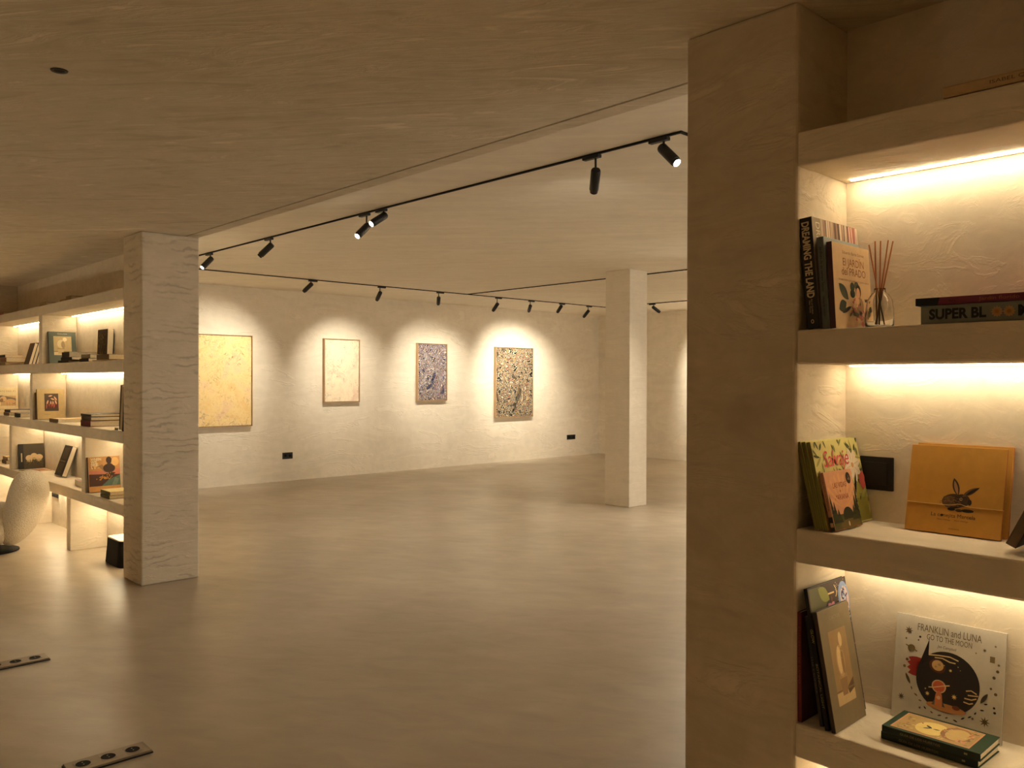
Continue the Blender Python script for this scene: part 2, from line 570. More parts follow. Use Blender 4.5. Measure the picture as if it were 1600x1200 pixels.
W = 67.0
spot('black spotlight with bright lens beside the top of the rippled pillar', (-8.44, TN), 'x', None, 0.045, W * 1.0, dirn=(0.158, -0.65, -0.64))
spot('black spotlight angled away on the near track, its lens out of sight', (-7.14, TN), 'x', None, 0.055, W * 1.0, 40, dirn=(-0.50, -0.53, -0.68))
spot('lower lit spotlight of the close pair on the near track', (-5.56, TN), 'x', None, 0.085, W * 0.10, 50, dirn=(0.178, -0.742, -0.65))
spot('upper lit spotlight of the close pair on the near track', (-5.33, TN), 'x', None, 0.035, W * 0.10, 50, dirn=(0.048, -0.83, -0.54))
spot('black spotlight hanging straight down on the near track', (-3.20, TN), 'x', (-5.8, 6.15, 0.0), 0.085, W * 0.5, 70)
spot('lit black spotlight beside the broad pillar on the near track', (-2.72, TN), 'x', None, 0.045, W * 6.0, 30, dirn=(0.74, -0.135, -0.69))
BK = 'black track spotlights'
spot('lit black spotlight left of the others along the painting wall track', (TB, 5.61), 'y', (GX, 4.8, 1.35), 0.04, W * 1.35, 46)
spot('black spotlight aimed at the narrow cream painting', (TB, 6.69), 'y', (GX, 7.0, 1.5), 0.075, W * 1.3, 38)
spot('black spotlight hanging straight above the blue painting', (TB, 7.73), 'y', (GX, 8.80, 1.5), 0.075, W * 1.2, 36)
spot('black spotlight angled left between the blue and the multicoloured painting', (TB, 8.90), 'y', (GX, 8.95, 1.3), 0.09, W * 0.9, 40)
spot('black long-stemmed spotlight above the multicoloured painting', (TB, 9.63), 'y', (GX, 10.6, 1.6), 0.075, W * 1.4, 38)
spot('black short-stemmed spotlight right of the multicoloured painting', (TB, 10.36), 'y', (GX, 10.72, 1.5), 0.035, W * 1.2, 42)
spot('black spotlight nearest the column on the painting wall track', (TB, 11.05), 'y', (GX, 11.0, 1.3), 0.075, W * 0.7, 46)
spot('black spotlight half hidden by the broad pillar on the end wall track', (-8.72, TE_), 'x', (-8.0, GY, 1.6), 0.045, W * 5.0, 50)
spot('added black spotlight hidden behind the broad pillar on the end wall track', (-6.3, TE_), 'x', (-6.2, GY, 1.5), 0.05, W * 1.6, 46)  # from here on, added lamps out of sight that brighten the gallery
spot('added black spotlight hidden behind the broad pillar further along the end wall track', (-4.2, TE_), 'x', (-4.1, GY, 1.5), 0.05, W * 1.6, 46)
spot('added black spotlight hidden behind the broad pillar on the middle track', (-4.9, TM), 'x', (-5.2, 5.6, 0), 0.05, W * 1.9, 70)  # added, unseen: bounces fill off the gallery floor
spot('added black spotlight hidden behind the broad pillar further along the middle track', (-3.6, TM), 'x', (-4.0, 10.4, 0), 0.05, W * 2.3, 70)
spot('added black spotlight hidden behind the broad pillar on the side track', (TR, 9.0), 'y', (-0.5, 9.0, 1.2), 0.05, W * 1.6, 50)  # added, unseen: more gallery fill from the side

# ------------------------------------------------------------------ paintings and sockets on the gallery wall
def painting(label, y0, y1, z0, z1, mat):
    root = thing('framed_painting', label, 'painting', loc=(GX, 0.5 * (y0 + y1), 0.5 * (z0 + z1)), group='paintings on the gallery wall')
    hy, hz, d, t = 0.5 * (y1 - y0), 0.5 * (z1 - z0), 0.06, 0.010
    bm = bmesh.new()
    box(bm, (0.0005, -hy, -hz), (d, -hy + t, hz)); box(bm, (0.0005, hy - t, -hz), (d, hy, hz))
    box(bm, (0.0005, -hy + t, -hz), (d, hy - t, -hz + t)); box(bm, (0.0005, -hy + t, hz - t), (d, hy - t, hz))
    mesh_obj('frame', bm, M['oak'], root)
    bm = bmesh.new()
    g = t + 0.008
    box(bm, (0.004, -hy + g, -hz + g), (d - 0.008, hy - g, hz - g))
    mesh_obj('canvas', bm, mat, root)
    bm = bmesh.new()
    box(bm, (0.0008, -hy + t + 0.0005, -hz + t + 0.0005), (0.0035, hy - t - 0.0005, hz - t - 0.0005))
    mesh_obj('backing', bm, M['oak'], root)

def c(r, g, b, k=0.85):
    q = srgb(r, g, b)
    return (q[0] * k, q[1] * k, q[2] * k, 1.0)
M['art_a'] = marbled('canvas_ochre', None, 1, 1, base=[(0.3, c(238, 200, 134, 1)), (0.5, c(246, 220, 160, 1)), (0.7, c(240, 206, 172, 1))],
                     sparse=[(4.5, (1, 2, 3), 0.5, 0.52, c(46, 48, 46), 1.0), (7, (5, 2, 7), 0.48, 0.50, c(190, 100, 50), 0.75), (9, (3, 9, 1), 0.52, 0.5, c(120, 110, 110), 0.6), (16, (3, 9, 4), 0.5, 0.42, c(215, 140, 80), 0.55)])
M['art_b'] = marbled('canvas_cream', None, 1, 1, base=[(0.3, c(236, 214, 190, 1)), (0.5, c(246, 232, 204, 1)), (0.7, c(232, 198, 178, 1))],
                     sparse=[(8, (4, 2, 3), 0.5, 0.50, c(130, 70, 50), 0.9), (11, (5, 8, 7), 0.48, 0.50, c(90, 110, 104), 0.8), (18, (3, 9, 1), 0.52, 0.48, c(190, 124, 106), 0.65)])
M['art_c'] = marbled('canvas_blue', [(0, c(22, 34, 76, 0.6)), (0.20, c(206, 196, 200, 0.75)), (0.34, c(70, 86, 130, 0.6)), (0.48, c(236, 222, 206, 0.8)), (0.60, c(14, 20, 42, 0.6)), (0.72, c(210, 168, 164, 0.7)), (0.82, c(90, 106, 150, 0.6)), (0.93, c(232, 210, 160, 0.75))],
                     4.6, 3.0, bands=4.0, fade=([(0.67, 0), (0.70, 0.8)], c(28, 42, 92, 0.6)))
M['art_d'] = marbled('canvas_multicolour', [(0, c(10, 9, 8, 0.6)), (0.20, c(244, 230, 200, 0.75)), (0.32, c(96, 86, 60, 0.6)), (0.46, c(224, 160, 150, 0.65)), (0.55, c(12, 12, 12, 0.6)), (0.68, c(244, 208, 130, 0.7)), (0.77, c(50, 78, 96, 0.6)), (0.86, c(240, 230, 210, 0.75)), (0.94, c(26, 22, 18, 0.6))],
                     3.8, 3.2, bands=4.0, fade=([(0.64, 0), (0.68, 0.7)], c(22, 19, 14, 0.6)))
painting('large square pale ochre abstract painting partly behind the rippled pillar', 4.235, 5.513, 0.831, 2.122, M['art_a'])
painting('narrow cream and pink abstract painting in a pale wood frame', 6.673, 7.308, 1.145, 2.127, M['art_b'])
painting('narrow dark blue marbled abstract painting in a pale wood frame', 8.439, 9.067, 1.142, 2.113, M['art_c'])
painting('tall black and multicoloured swirling abstract painting nearest the column', 10.193, 11.142, 0.810, 2.100, M['art_d'])

def wall_socket(label, mat, w_, h_, gangs, name='wall_socket', kind='socket'):
    """plate in local xz plane, front facing -y"""
    root = thing(name, label, 'wall socket', mat=mat)
    bm = bmesh.new()
    box(bm, (-w_ / 2, -0.009, -h_ / 2), (w_ / 2, -0.0004, h_ / 2))
    mesh_obj('plate', bm, M['socket'], root, bevel=0.002)
    for i in range(gangs):
        cx = (i - (gangs - 1) / 2) * (w_ / gangs) * 0.94
        bm = bmesh.new()
        if kind == 'socket':
            lathe(bm, [(0.0, -0.0002), (0.0165, -0.0002), (0.0185, 0.0012), (0.0200, 0.0012), (0.0200, -0.0002)], (cx, -0.0092, 0), (0, -1, 0), n=24, cap=False)
            lathe(bm, [(0.0, 0.0004), (0.0026, 0.0004)], (cx - 0.0095, -0.0092, 0), (0, -1, 0), n=10, cap=False)
            lathe(bm, [(0.0, 0.0004), (0.0026, 0.0004)], (cx + 0.0095, -0.0092, 0), (0, -1, 0), n=10, cap=False)
            mesh_obj('socket_insert', bm, M['blackmatt'], root)
        else:
            box(bm, (cx - w_ * 0.34, -0.0125, -h_ * 0.34), (cx + w_ * 0.34, -0.0092, h_ * 0.34))
            mesh_obj('rocker', bm, M['socket'], root, bevel=0.0015)
    return root
def on_gallery(y, z):
    return basis((GX, y, z), (0, 1, 0), (0, 0, 1))
wall_socket('black double wall socket low between the ochre and the cream painting', on_gallery(6.089, 0.372), 0.165, 0.095, 2)
wall_socket('black double wall socket low near the gallery corner', on_gallery(12.255, 0.372), 0.240, 0.092, 2)
wall_socket('black triple wall socket under the desk-height shelf behind the armchair', basis((-9.54, YB, 0.297), (1, 0, 0), (0, 0, 1)), 0.21, 0.042, 3)
wall_socket('square black switch plate on the niche wall behind the green books', basis((-1.075, YB, 1.225), (1, 0, 0), (0, 0, 1)), 0.099, 0.099, 1, 'wall_switch', 'switch')

def floor_socket(label, cx, y1, ln=0.30, wd=0.105):
    root = thing('floor_socket_strip', label, 'floor socket', loc=(cx, y1 - ln / 2, 0), group='floor socket strips')
    bm = bmesh.new()
    box(bm, (-wd / 2, -ln / 2, 0.0006), (wd / 2, ln / 2, 0.013))
    mesh_obj('plate', bm, M['bronze'], root, bevel=0.002)
    bm = bmesh.new()
    box(bm, (-wd / 2 - 0.003, -ln / 2 - 0.003, 0.0003), (wd / 2 + 0.003, ln / 2 + 0.003, 0.0055))
    mesh_obj('gasket', bm, M['black'], root)
    for k in (-1, 0, 1):
        bm = bmesh.new()
        box(bm, (-0.029, k * 0.092 - 0.029, 0.0131), (0.029, k * 0.092 + 0.029, 0.0142))
        sk = mesh_obj('socket', bm, M['bronze'], root, bevel=0.001)
        bm = bmesh.new()
        lathe(bm, [(0.0, 0.0144), (0.022, 0.0145), (0.0258, 0.0152), (0.027, 0.0143)], (0, k * 0.092, 0), n=28, cap=False)
        mesh_obj('well', bm, M['blackmatt'], sk)
        bm = bmesh.new()
        lathe(bm, [(0.0, 0.0156), (0.003, 0.0155)], (-0.0095, k * 0.092, 0), n=10, cap=False)
        lathe(bm, [(0.0, 0.0156), (0.003, 0.0155)], (0.0095, k * 0.092, 0), n=10, cap=False)
        mesh_obj('pin', bm, P(150, 140, 120, 0.3), sk)
floor_socket('black-edged floor socket strip cut by the left border of the photo', -4.995, 1.272)
floor_socket('black-edged floor socket strip lying nearest the camera', -3.488, 1.256)

root = thing('recessed_downlight', 'small black unlit downlight in the low ceiling', 'downlight', loc=(-3.203, 0.854, ZC))
bm = bmesh.new()
lathe(bm, [(0.0175, -0.002), (0.0265, -0.0035), (0.0285, -0.0003)], n=32, cap=False)
mesh_obj('rim', bm, M['black'], root, smooth=True)
bm = bmesh.new()
lathe(bm, [(0.0, -0.0006), (0.0178, -0.0018)], n=32, cap=False)
mesh_obj('baffle', bm, M['blackmatt'], root)

# ------------------------------------------------------------------ armchair and bin
def pod(bm, cen, ax, rad, ex=2.4, ez=2.4, taper=0.0, flat=0.0, nu=40, nv=24):
    """superellipsoid; ax = three unit axes, taper widens towards +axis3"""
    A = [Vector(a).normalized() for a in ax]
    cen = Vector(cen)
    def sp(v, e):
        return math.copysign(abs(v) ** (2.0 / e), v)
    rings = []
    for j in range(nv + 1):
        t = -PI / 2 + PI * j / nv
        ring = []
        for i in range(nu):
            p = 2 * PI * i / nu
            k = 1 + taper * math.sin(t)
            x = sp(math.cos(t), ez) * sp(math.cos(p), ex) * rad[0] * k
            y = sp(math.cos(t), ez) * sp(math.sin(p), ex) * rad[1] * k
            z = sp(math.sin(t), ez) * rad[2]
            x += flat * (z / rad[2]) ** 2
            ring.append((x, y, z))
        rings.append(ring)
    vr = []
    for j, rg in enumerate(rings):
        if j in (0, nv):
            q = rg[0]
            vr.append([bm.verts.new(cen + A[0] * (flat if abs(q[2]) > 0 else 0) + A[2] * q[2])])
        else:
            vr.append([bm.verts.new(cen + A[0] * q[0] + A[1] * q[1] + A[2] * q[2]) for q in rg])
    for a, b in zip(vr, vr[1:]):
        for i in range(nu):
            j = (i + 1) % nu
            if len(a) == 1:
                bm.faces.new([a[0], b[i], b[j]])
            elif len(b) == 1:
                bm.faces.new([a[i], a[j], b[0]])
            else:
                bm.faces.new([a[i], a[j], b[j], b[i]])

root = thing('swivel_armchair', 'round white boucle swivel armchair in front of the left bookcase', 'armchair', loc=(-8.40, 1.68, 0))
bk = Vector((0.55, 0.835, 0))             # from the seat towards the backrest
sd = Vector((-0.835, 0.55, 0))
up = Vector((0, 0, 1))
ln_ = (up + bk * 0.29).normalized()
nn = (bk - ln_ * bk.dot(ln_)).normalized()
bm = bmesh.new()
pod(bm, bk * 0.295 + up * 0.365, (nn, sd, ln_), (0.135, 0.25, 0.335), 2.3, 2.4, 0.20, -0.04)
mesh_obj('backrest', bm, M['boucle'], root, smooth=True)
bm = bmesh.new()
pod(bm, -bk * 0.085 + up * 0.235, (bk, sd, up), (0.325, 0.36, 0.19), 2.4, 2.8, 0.05)
mesh_obj('seat', bm, M['boucle'], root, smooth=True)
bm = bmesh.new()
lathe(bm, [(0.0, 0.001), (0.225, 0.001), (0.235, 0.006), (0.235, 0.014), (0.20, 0.020), (0.06, 0.022), (0.06, 0.06), (0.0, 0.06)], n=48, cap=False)
mesh_obj('swivel_base', bm, M['blackmatt'], root, smooth=False)

def uplight(label, x, y, aim, watts, cone):  # invented fill lamp, always placed outside the view
    root = thing('added_uplight', label, 'added lamp', loc=(x, y, 0))
    d = (Vector(aim) - Vector((x, y, 0.12))).normalized()
    bm = bmesh.new()
    lathe(bm, [(0.0, 0.001), (0.10, 0.001), (0.10, 0.018), (0.03, 0.03), (0.03, 0.05), (0.0, 0.05)], n=32, cap=False)
    mesh_obj('base', bm, M['black'], root)
    bm = bmesh.new()
    lathe(bm, [(0.0, -0.07), (0.065, -0.065), (0.07, 0.06), (0.064, 0.06), (0.064, 0.03)], (0, 0, 0.12), d, n=32, cap=False)
    mesh_obj('housing', bm, M['black'], root)
    bm = bmesh.new()
    lathe(bm, [(0.0, 0.034), (0.0635, 0.034)], (0, 0, 0.12), d, n=32, cap=False)
    mesh_obj('lens', bm, M['lens'], root)
    ld = D.lights.new('added_uplight_beam', 'SPOT')
    ld.energy, ld.color, ld.spot_size, ld.spot_blend, ld.shadow_soft_size = watts, WARM, math.radians(cone), 1.0, 0.06
    lo = D.objects.new('added_uplight_beam', ld)
    link(lo, root)
    lo.location = Vector((0, 0, 0.12)) + d * 0.065
    lo.rotation_euler = d.to_track_quat('-Z', 'Y').to_euler()
uplight('added black floor uplight out of view, facing the long bookcase near the pillar', -7.2, -0.3, (-7.4, 2.2, 1.75), UPLIGHT_FILL, 76)
uplight('added black floor uplight out of view, facing the far end of the long bookcase', -9.6, 0.0, (-9.5, 2.2, 1.75), UPLIGHT_FILL, 76)
uplight('added black floor uplight out of view behind the camera, washing the low ceiling', -5.2, -2.3, (-5.0, -2.0, 2.5), CEILING_FILL, 150)  # added to lift the near room by ceiling bounce

root = thing('waste_bin', 'black tapered bin with a pale top on the floor behind the left pillar', 'bin', loc=(-7.125, 2.385, 0))
bm = bmesh.new()
def rrect(hx, hy, r, z, n=6):
    pts = []
    for cx, cy, a0 in ((hx - r, hy - r, 0), (-hx + r, hy - r, PI / 2), (-hx + r, -hy + r, PI), (hx - r, -hy + r, 1.5 * PI)):
        for i in range(n + 1):
            a = a0 + PI / 2 * i / n
            pts.append(bm.verts.new((cx + r * math.cos(a), cy + r * math.sin(a), z)))
    return pts
secs = [rrect(0.180, 0.098, 0.05, 0.001), rrect(0.186, 0.104, 0.055, 0.008), rrect(0.165, 0.090, 0.045, 0.206)]
for a, b in zip(secs, secs[1:]):
    for i in range(len(a)):
        bm.faces.new([a[i], a[(i + 1) % len(a)], b[(i + 1) % len(a)], b[i]])
bm.faces.new(secs[0]); bm.faces.new(secs[-1])
mesh_obj('body', bm, M['blackmatt'], root, smooth=False)
bm = bmesh.new()
a, b = rrect(0.167, 0.092, 0.046, 0.2062), rrect(0.164, 0.089, 0.044, 0.214)
for i in range(len(a)):
    bm.faces.new([a[i], a[(i + 1) % len(a)], b[(i + 1) % len(a)], b[i]])
bm.faces.new(a); bm.faces.new(b)
o = mesh_obj('lid', bm, P(205, 198, 182), root)
o['label'] = 'pale flat lid'

# ------------------------------------------------------------------ books
def text_mesh(body, size, width=None, spacing=1.0, shear=0.0, bold=0.0):
    cu = D.curves.new('lettering', 'FONT')
    cu.body = body
    cu.size = size
    cu.space_character = spacing
    cu.space_line = 0.85
    cu.shear = shear
    cu.offset = bold
    cu.align_x = 'CENTER'
    cu.align_y = 'CENTER'
    cu.resolution_u = 3
    o = D.objects.new('lettering', cu)
    COL.objects.link(o)
    dg = bpy.context.evaluated_depsgraph_get()
    dg.update()
    me = D.meshes.new_from_object(o.evaluated_get(dg))
    D.objects.remove(o)
    D.curves.remove(cu)
    xs = [v.co.x for v in me.vertices]
    if width and xs:
        k = width / max(1e-6, max(xs) - min(xs))
        for v in me.vertices:
            v.co.x *= k
    return me

def put_text(book, body, size, mat, face, at, width=None, name='title_lettering', lift=0.0006, shear=0.0, bold=0.0):
    """face 'front': at=(x,z) centre on the cover; face 'spine': at=(thickness pos, z centre), reads downwards"""
    me = text_mesh(body, size, width, shear=shear, bold=bold)
    for v in me.vertices:
        x, y = v.co.x, v.co.y
        if face == 'front':
            v.co = Vector((at[0] + x, -lift, at[1] + y))
        else:
            v.co = Vector((-lift, at[0] - y, at[1] - x))
    me.materials.append(mat)
    o = D.objects.new(name, me)
    link(o, book)
    return o

def ell(cx, cz, rx, rz, n=24, rot=0.0):
    cr, sr = math.cos(rot), math.sin(rot)
    return [(cx + rx * math.cos(2 * PI * i / n) * cr - rz * math.sin(2 * PI * i / n) * sr,
             cz + rx * math.cos(2 * PI * i / n) * sr + rz * math.sin(2 * PI * i / n) * cr) for i in range(n)]

def rect(x0, z0, x1, z1):
    return [(x0, z0), (x1, z0), (x1, z1), (x0, z1)]

def leaf(x, z, ln, wd, ang, n=7):
    pts = []
    for s in (1, -1):
        for i in range(n + 1):
            t = i / n if s == 1 else 1 - i / n
            if s == -1 and i in (0, n):
                continue
            a, b = t * ln, s * wd * math.sin(PI * t) ** 0.8
            pts.append((x + a * math.cos(ang) - b * math.sin(ang), z + a * math.sin(ang) + b * math.cos(ang)))
    return pts

def star(cx, cz, r, k=8, inner=0.3):
    """pointed star as a fan of slim kites"""
    out = []
    for i in range(k):
        a = 2 * PI * i / k
        ca, sa = math.cos(a), math.sin(a)
        h, wd = r * inner, r * inner * 0.5
        out.append([(cx, cz), (cx + h * ca - wd * sa, cz + h * sa + wd * ca), (cx + r * ca, cz + r * sa), (cx + h * ca + wd * sa, cz + h * sa - wd * ca)])
    return out

def stroke(pts, wd):
    out_l, out_r = [], []
    for i, p in enumerate(pts):
        a = Vector(pts[max(0, i - 1)]); b = Vector(pts[min(len(pts) - 1, i + 1)])
        d = (b - a)
        d = d.normalized() if d.length > 1e-9 else Vector((1, 0))
        n = Vector((-d.y, d.x)) * wd / 2
        out_l.append((p[0] + n.x, p[1] + n.y)); out_r.append((p[0] - n.x, p[1] - n.y))
    return [[out_l[i], out_l[i + 1], out_r[i + 1], out_r[i]] for i in range(len(pts) - 1)]

def art(book, name, layers, face='front', base=0.0004, step=0.00012):
    """flat printed picture: each layer (polygon or list of polygons, material) lies just above the previous one"""
    bm = bmesh.new()
    mats = []
    for k, (polys, mt) in enumerate(layers):
        if mt not in mats:
            mats.append(mt)
        mi = mats.index(mt)
        if polys and not isinstance(polys[0][0], (tuple, list)):
            polys = [polys]
        off = -(base + step * k)
        for pl in polys:
            vs = [bm.verts.new((p[0], off, p[1]) if face == 'front' else (off, p[0], p[1])) for p in pl]
            try:
                f = bm.faces.new(vs)
                f.material_index = mi
            except ValueError:
                pass
    me = D.meshes.new(name)
    bmesh.ops.triangulate(bm, faces=bm.faces[:])
    bm.to_mesh(me)
    bm.free()
    for mt in mats:
        me.materials.append(mt)
    return link(D.objects.new(name, me), book)

def book(name, label, cat, mat4, w, h, t, cover, spine=None, back=None, board=0.0025, over=0.003, group=None, hard=True, page=None, limit=None):
    """local frame: spine at x=0, fore-edge at x=w; front cover on y=0 facing -y, back cover at y=t; bottom z=0"""
    if isinstance(mat4, tuple):          # set the lowest corner on the shelf, and slide it clear of a wall behind it
        mat4, zt = mat4
        cs = [mat4 @ Vector((a, b_, c_)) for a in (0, w) for b_ in (0, t) for c_ in (0, h)]
        mat4.translation.z += zt - min(p.z for p in cs)
        if limit:
            ax_, sg, val = limit
            ext = min(p[ax_] for p in cs) if sg > 0 else max(p[ax_] for p in cs)
            mat4.translation[ax_] += (val - ext)
    root = thing(name, label, cat, mat=mat4, group=group)
    bd = board if hard else 0.0009
    ov = over if hard else 0.0
    bm = bmesh.new()
    box(bm, (0, 0, 0), (w, bd, h), 0)
    box(bm, (0, t - bd, 0), (w, t, h), 1 if back else 0)
    box(bm, (0, bd, 0), (bd, t - bd, h), 2 if spine else 0)
    mats = [cover, back or cover, spine or cover]
    if spine:
        for f in bm.faces:
            cc = f.calc_center_median()
            if cc.x < 1e-5:
                f.material_index = 2
    mesh_obj('cover', bm, mats, root, bevel=min(0.0011, t * 0.08), seg=2)
    bm = bmesh.new()
    box(bm, (bd + 0.0002, bd + 0.0002, ov + 0.0003), (w - ov - 0.0004, t - bd - 0.0002, h - ov - 0.0003))
    mesh_obj('page_block', bm, page or M['pages'], root)
    return root

# --- frames for books in different poses
def upright(fx, fy, z, lean=0.0):
    """spine towards the room (-y), cover facing +x, top leaning towards -x by lean degrees; (fx, fy) = front bottom spine corner"""
    a = math.radians(lean)
    return basis((fx, fy, z), (0, 1, 0), (-math.sin(a), 0, math.cos(a))), z

def facing(x, y, z, lean=0.0, turn=0.0):
    """cover facing -y, leaning back by lean degrees; (x, y) = front bottom left corner"""
    a = math.radians(lean)
    tn = math.radians(turn)
    xd = Vector((math.cos(tn), math.sin(tn), 0))
    bkd = Vector((-math.sin(tn), math.cos(tn), 0))
    return basis((x, y, z), xd, bkd * math.sin(a) + Vector((0, 0, math.cos(a)))), z

def flat(x1, y, z, t, turn=0.0):
    """lying with its spine towards the room; (x1, y) = right end of the spine"""
    tn = math.radians(turn)
    R = Matrix(((0, 0, -1), (1, 0, 0), (0, -1, 0))).to_4x4()
    return Matrix.Translation((x1, y, z + t)) @ Matrix.Rotation(tn, 4, 'Z') @ R, z

G = 0.0012          # resting gap
SA, SB, SD = 1.643, 1.083, 0.534
ink = P(28, 24, 20)
cream_ink = P(205, 185, 150)

# ---- near bookcase, upper lit niche
bk1 = book('art_book', 'tall thick black book with large cream spine letters, topmost of the leaning row', 'book', upright(-1.1095, 2.219, SA + G, 5.2), 0.280, 0.314, 0.040,
           P(150, 132, 108), P(22, 20, 18), P(22, 20, 18))
put_text(bk1, 'DREAMING THE LAND', 0.030, cream_ink, 'spine', (0.0215, 0.194), 0.215, bold=0.0010)
put_text(bk1, 'Art of Gardens\nNew Visions', 0.0075, P(190, 170, 135), 'spine', (0.022, 0.062), 0.042, 'subtitle_lettering')
art(bk1, 'publisher_mark', [(ell(0.0215, 0.02, 0.0045, 0.006), cream_ink), (ell(0.0215, 0.02, 0.0025, 0.0036), P(22, 20, 18))], 'spine')
lay = []
rng = random.Random(3)
for i in range(34):
    x = 0.05 + 0.222 * i / 33
    cc = [P(96, 76, 62), P(190, 170, 140), P(60, 44, 36), P(214, 196, 176), P(160, 120, 104)][rng.randrange(5)]
    if x > 0.215:
        cc = [P(196, 140, 128), P(226, 206, 186), P(178, 110, 100)][rng.randrange(3)]
    x2 = x + rng.uniform(-0.01, 0.01)
    lay.append(([(x, 0.312), (x + 0.006, 0.312), (x2 + 0.006, 0.13), (x2, 0.13)], cc))
art(bk1, 'cover_print', lay, step=0.00003)
cl = put_text(bk1, 'DREAMING', 0.034, P(220, 205, 170), 'front', (0.026, 0.24), 0.15, 'cover_lettering', lift=0.0018)
for v in cl.data.vertices:
    x, z = v.co.x - 0.026, v.co.z - 0.24
    v.co.x, v.co.z = 0.028 + z, 0.225 - x
bk2 = book('hardback_book', 'thin blue-grey book between the thick black book and the cream botanical book', 'book', upright(-1.0855, 2.222, SA + G, 4.2), 0.220, 0.256, 0.020,
           P(150, 160, 160), P(100, 106, 104), P(100, 106, 104))
put_text(bk2, 'Jardines de un tiempo lejano', 0.0105, ink, 'spine', (0.010, 0.165), 0.125)
put_text(bk2, 'Notas de campo', 0.008, ink, 'spine', (0.010, 0.062), 0.055, 'author_lettering')
bk3 = book('paperback_book', 'cream book with dark maroon spine and a printed bouquet on its cover', 'book', upright(-1.0670, 2.224, SA + G, 3.4), 0.232, 0.240, 0.016,
           P(206, 174, 134), P(70, 34, 40), P(70, 34, 40), hard=False)
put_text(bk3, 'Eduardo Barba Gómez', 0.0125, P(120, 86, 64), 'front', (0.128, 0.216), 0.135, 'author_lettering')
put_text(bk3, 'El JARDÍN\ndel PRADO', 0.031, P(142, 92, 62), 'front', (0.126, 0.175), 0.15)
put_text(bk3, 'Un paseo botánico por las obras de los grandes maestros', 0.009, P(130, 96, 72), 'front', (0.125, 0.1385), 0.19, 'subtitle_lettering')
gr1, gr2, gr3 = P(62, 70, 52), P(84, 88, 66), P(44, 52, 40)
rose, skin, ochre = P(168, 96, 84), P(214, 164, 128), P(150, 120, 84)
lay = [(leaf(0.085, 0.084, 0.07, 0.016, 2.5), gr1), (leaf(0.07, 0.075, 0.05, 0.017, 3.6), gr3), (ell(0.112, 0.121, 0.014, 0.013), gr1), (ell(0.138, 0.127, 0.014, 0.011), gr2),
       (ell(0.112, 0.102, 0.016, 0.012), gr3), (leaf(0.10, 0.065, 0.06, 0.006, 3.5), ink), (ell(0.148, 0.110, 0.017, 0.020), ink), (ell(0.146, 0.104, 0.012, 0.017), skin),
       (leaf(0.13, 0.088, 0.065, 0.024, -1.0), P(182, 158, 118)), (ell(0.155, 0.068, 0.024, 0.026), ochre), (ell(0.140, 0.083, 0.012, 0.011), skin)]
for i in range(46):
    x, z = 0.10 + rng.uniform(0, 0.09), 0.022 + rng.uniform(0, 0.062)
    z = min(z, 0.10 - 0.7 * (x - 0.10)) if x > 0.12 else z
    z = max(z, 0.09 - 1.0 * (x - 0.06))
    lay.append((leaf(x, z, rng.uniform(0.012, 0.026), rng.uniform(0.003, 0.006), rng.uniform(0, 6.28)), rng.choice([gr1, gr2, gr3, rose, rose, ochre, skin])))
lay += [(leaf(0.185, 0.055, 0.035, 0.015, -1.2), gr1), (leaf(0.192, 0.065, 0.03, 0.014, -0.4), gr3), (leaf(0.19, 0.045, 0.028, 0.010, -1.9), gr2), (ell(0.165, 0.018, 0.009, 0.008), rose),
        (leaf(0.19, 0.083, 0.014, 0.004, 0.6), ink), (leaf(0.192, 0.082, 0.012, 0.004, 2.3), ink)]
art(bk3, 'cover_illustration', lay, step=0.00003)
put_text(bk3, 'L', 0.012, P(120, 90, 66), 'front', (0.212, 0.012), None, 'publisher_mark')

# reed diffuser
root = thing('reed_diffuser', 'glass reed diffuser with five wooden reeds beside the cream botanical book', 'diffuser', loc=(-1.000, 2.345, SA + 0.0004))
gm, nt, b = new_mat('clear_glass')
b.inputs['Base Color'].default_value = (1, 0.99, 0.96, 1)
b.inputs['Roughness'].default_value = 0.02
b.inputs['Transmission Weight'].default_value = 1.0
b.inputs['IOR'].default_value = 1.45
bm = bmesh.new()
lathe(bm, [(0.0, 0.0005), (0.030, 0.0005), (0.036, 0.004), (0.0375, 0.012), (0.0365, 0.055), (0.033, 0.080), (0.024, 0.096), (0.0155, 0.103), (0.0145, 0.112), (0.0155, 0.113),
           (0.0130, 0.113), (0.0128, 0.103), (0.022, 0.094), (0.031, 0.079), (0.0345, 0.054), (0.0355, 0.012), (0.030, 0.006), (0.0, 0.006)], n=40, cap=False)
mesh_obj('bottle', bm, gm, root, smooth=True)
for bx, by, tx, ty in ((0.012, 0.003, -0.036, 0.012), (-0.010, 0.006, -0.012, -0.004), (0.004, -0.012, 0.000, 0.004), (-0.008, -0.004, 0.020, 0.006), (-0.013, 0.002, 0.038, -0.006)):
    bm = bmesh.new()
    a, e = Vector((bx, by, 0.0085)), Vector((tx, ty, 0.246 if abs(tx) < 0.03 else 0.240))
    lathe(bm, [(0.0021, 0), (0.0021, (e - a).length)], a, e - a, n=10)
    mesh_obj('reed', bm, P(196, 130, 82, 0.7), root)

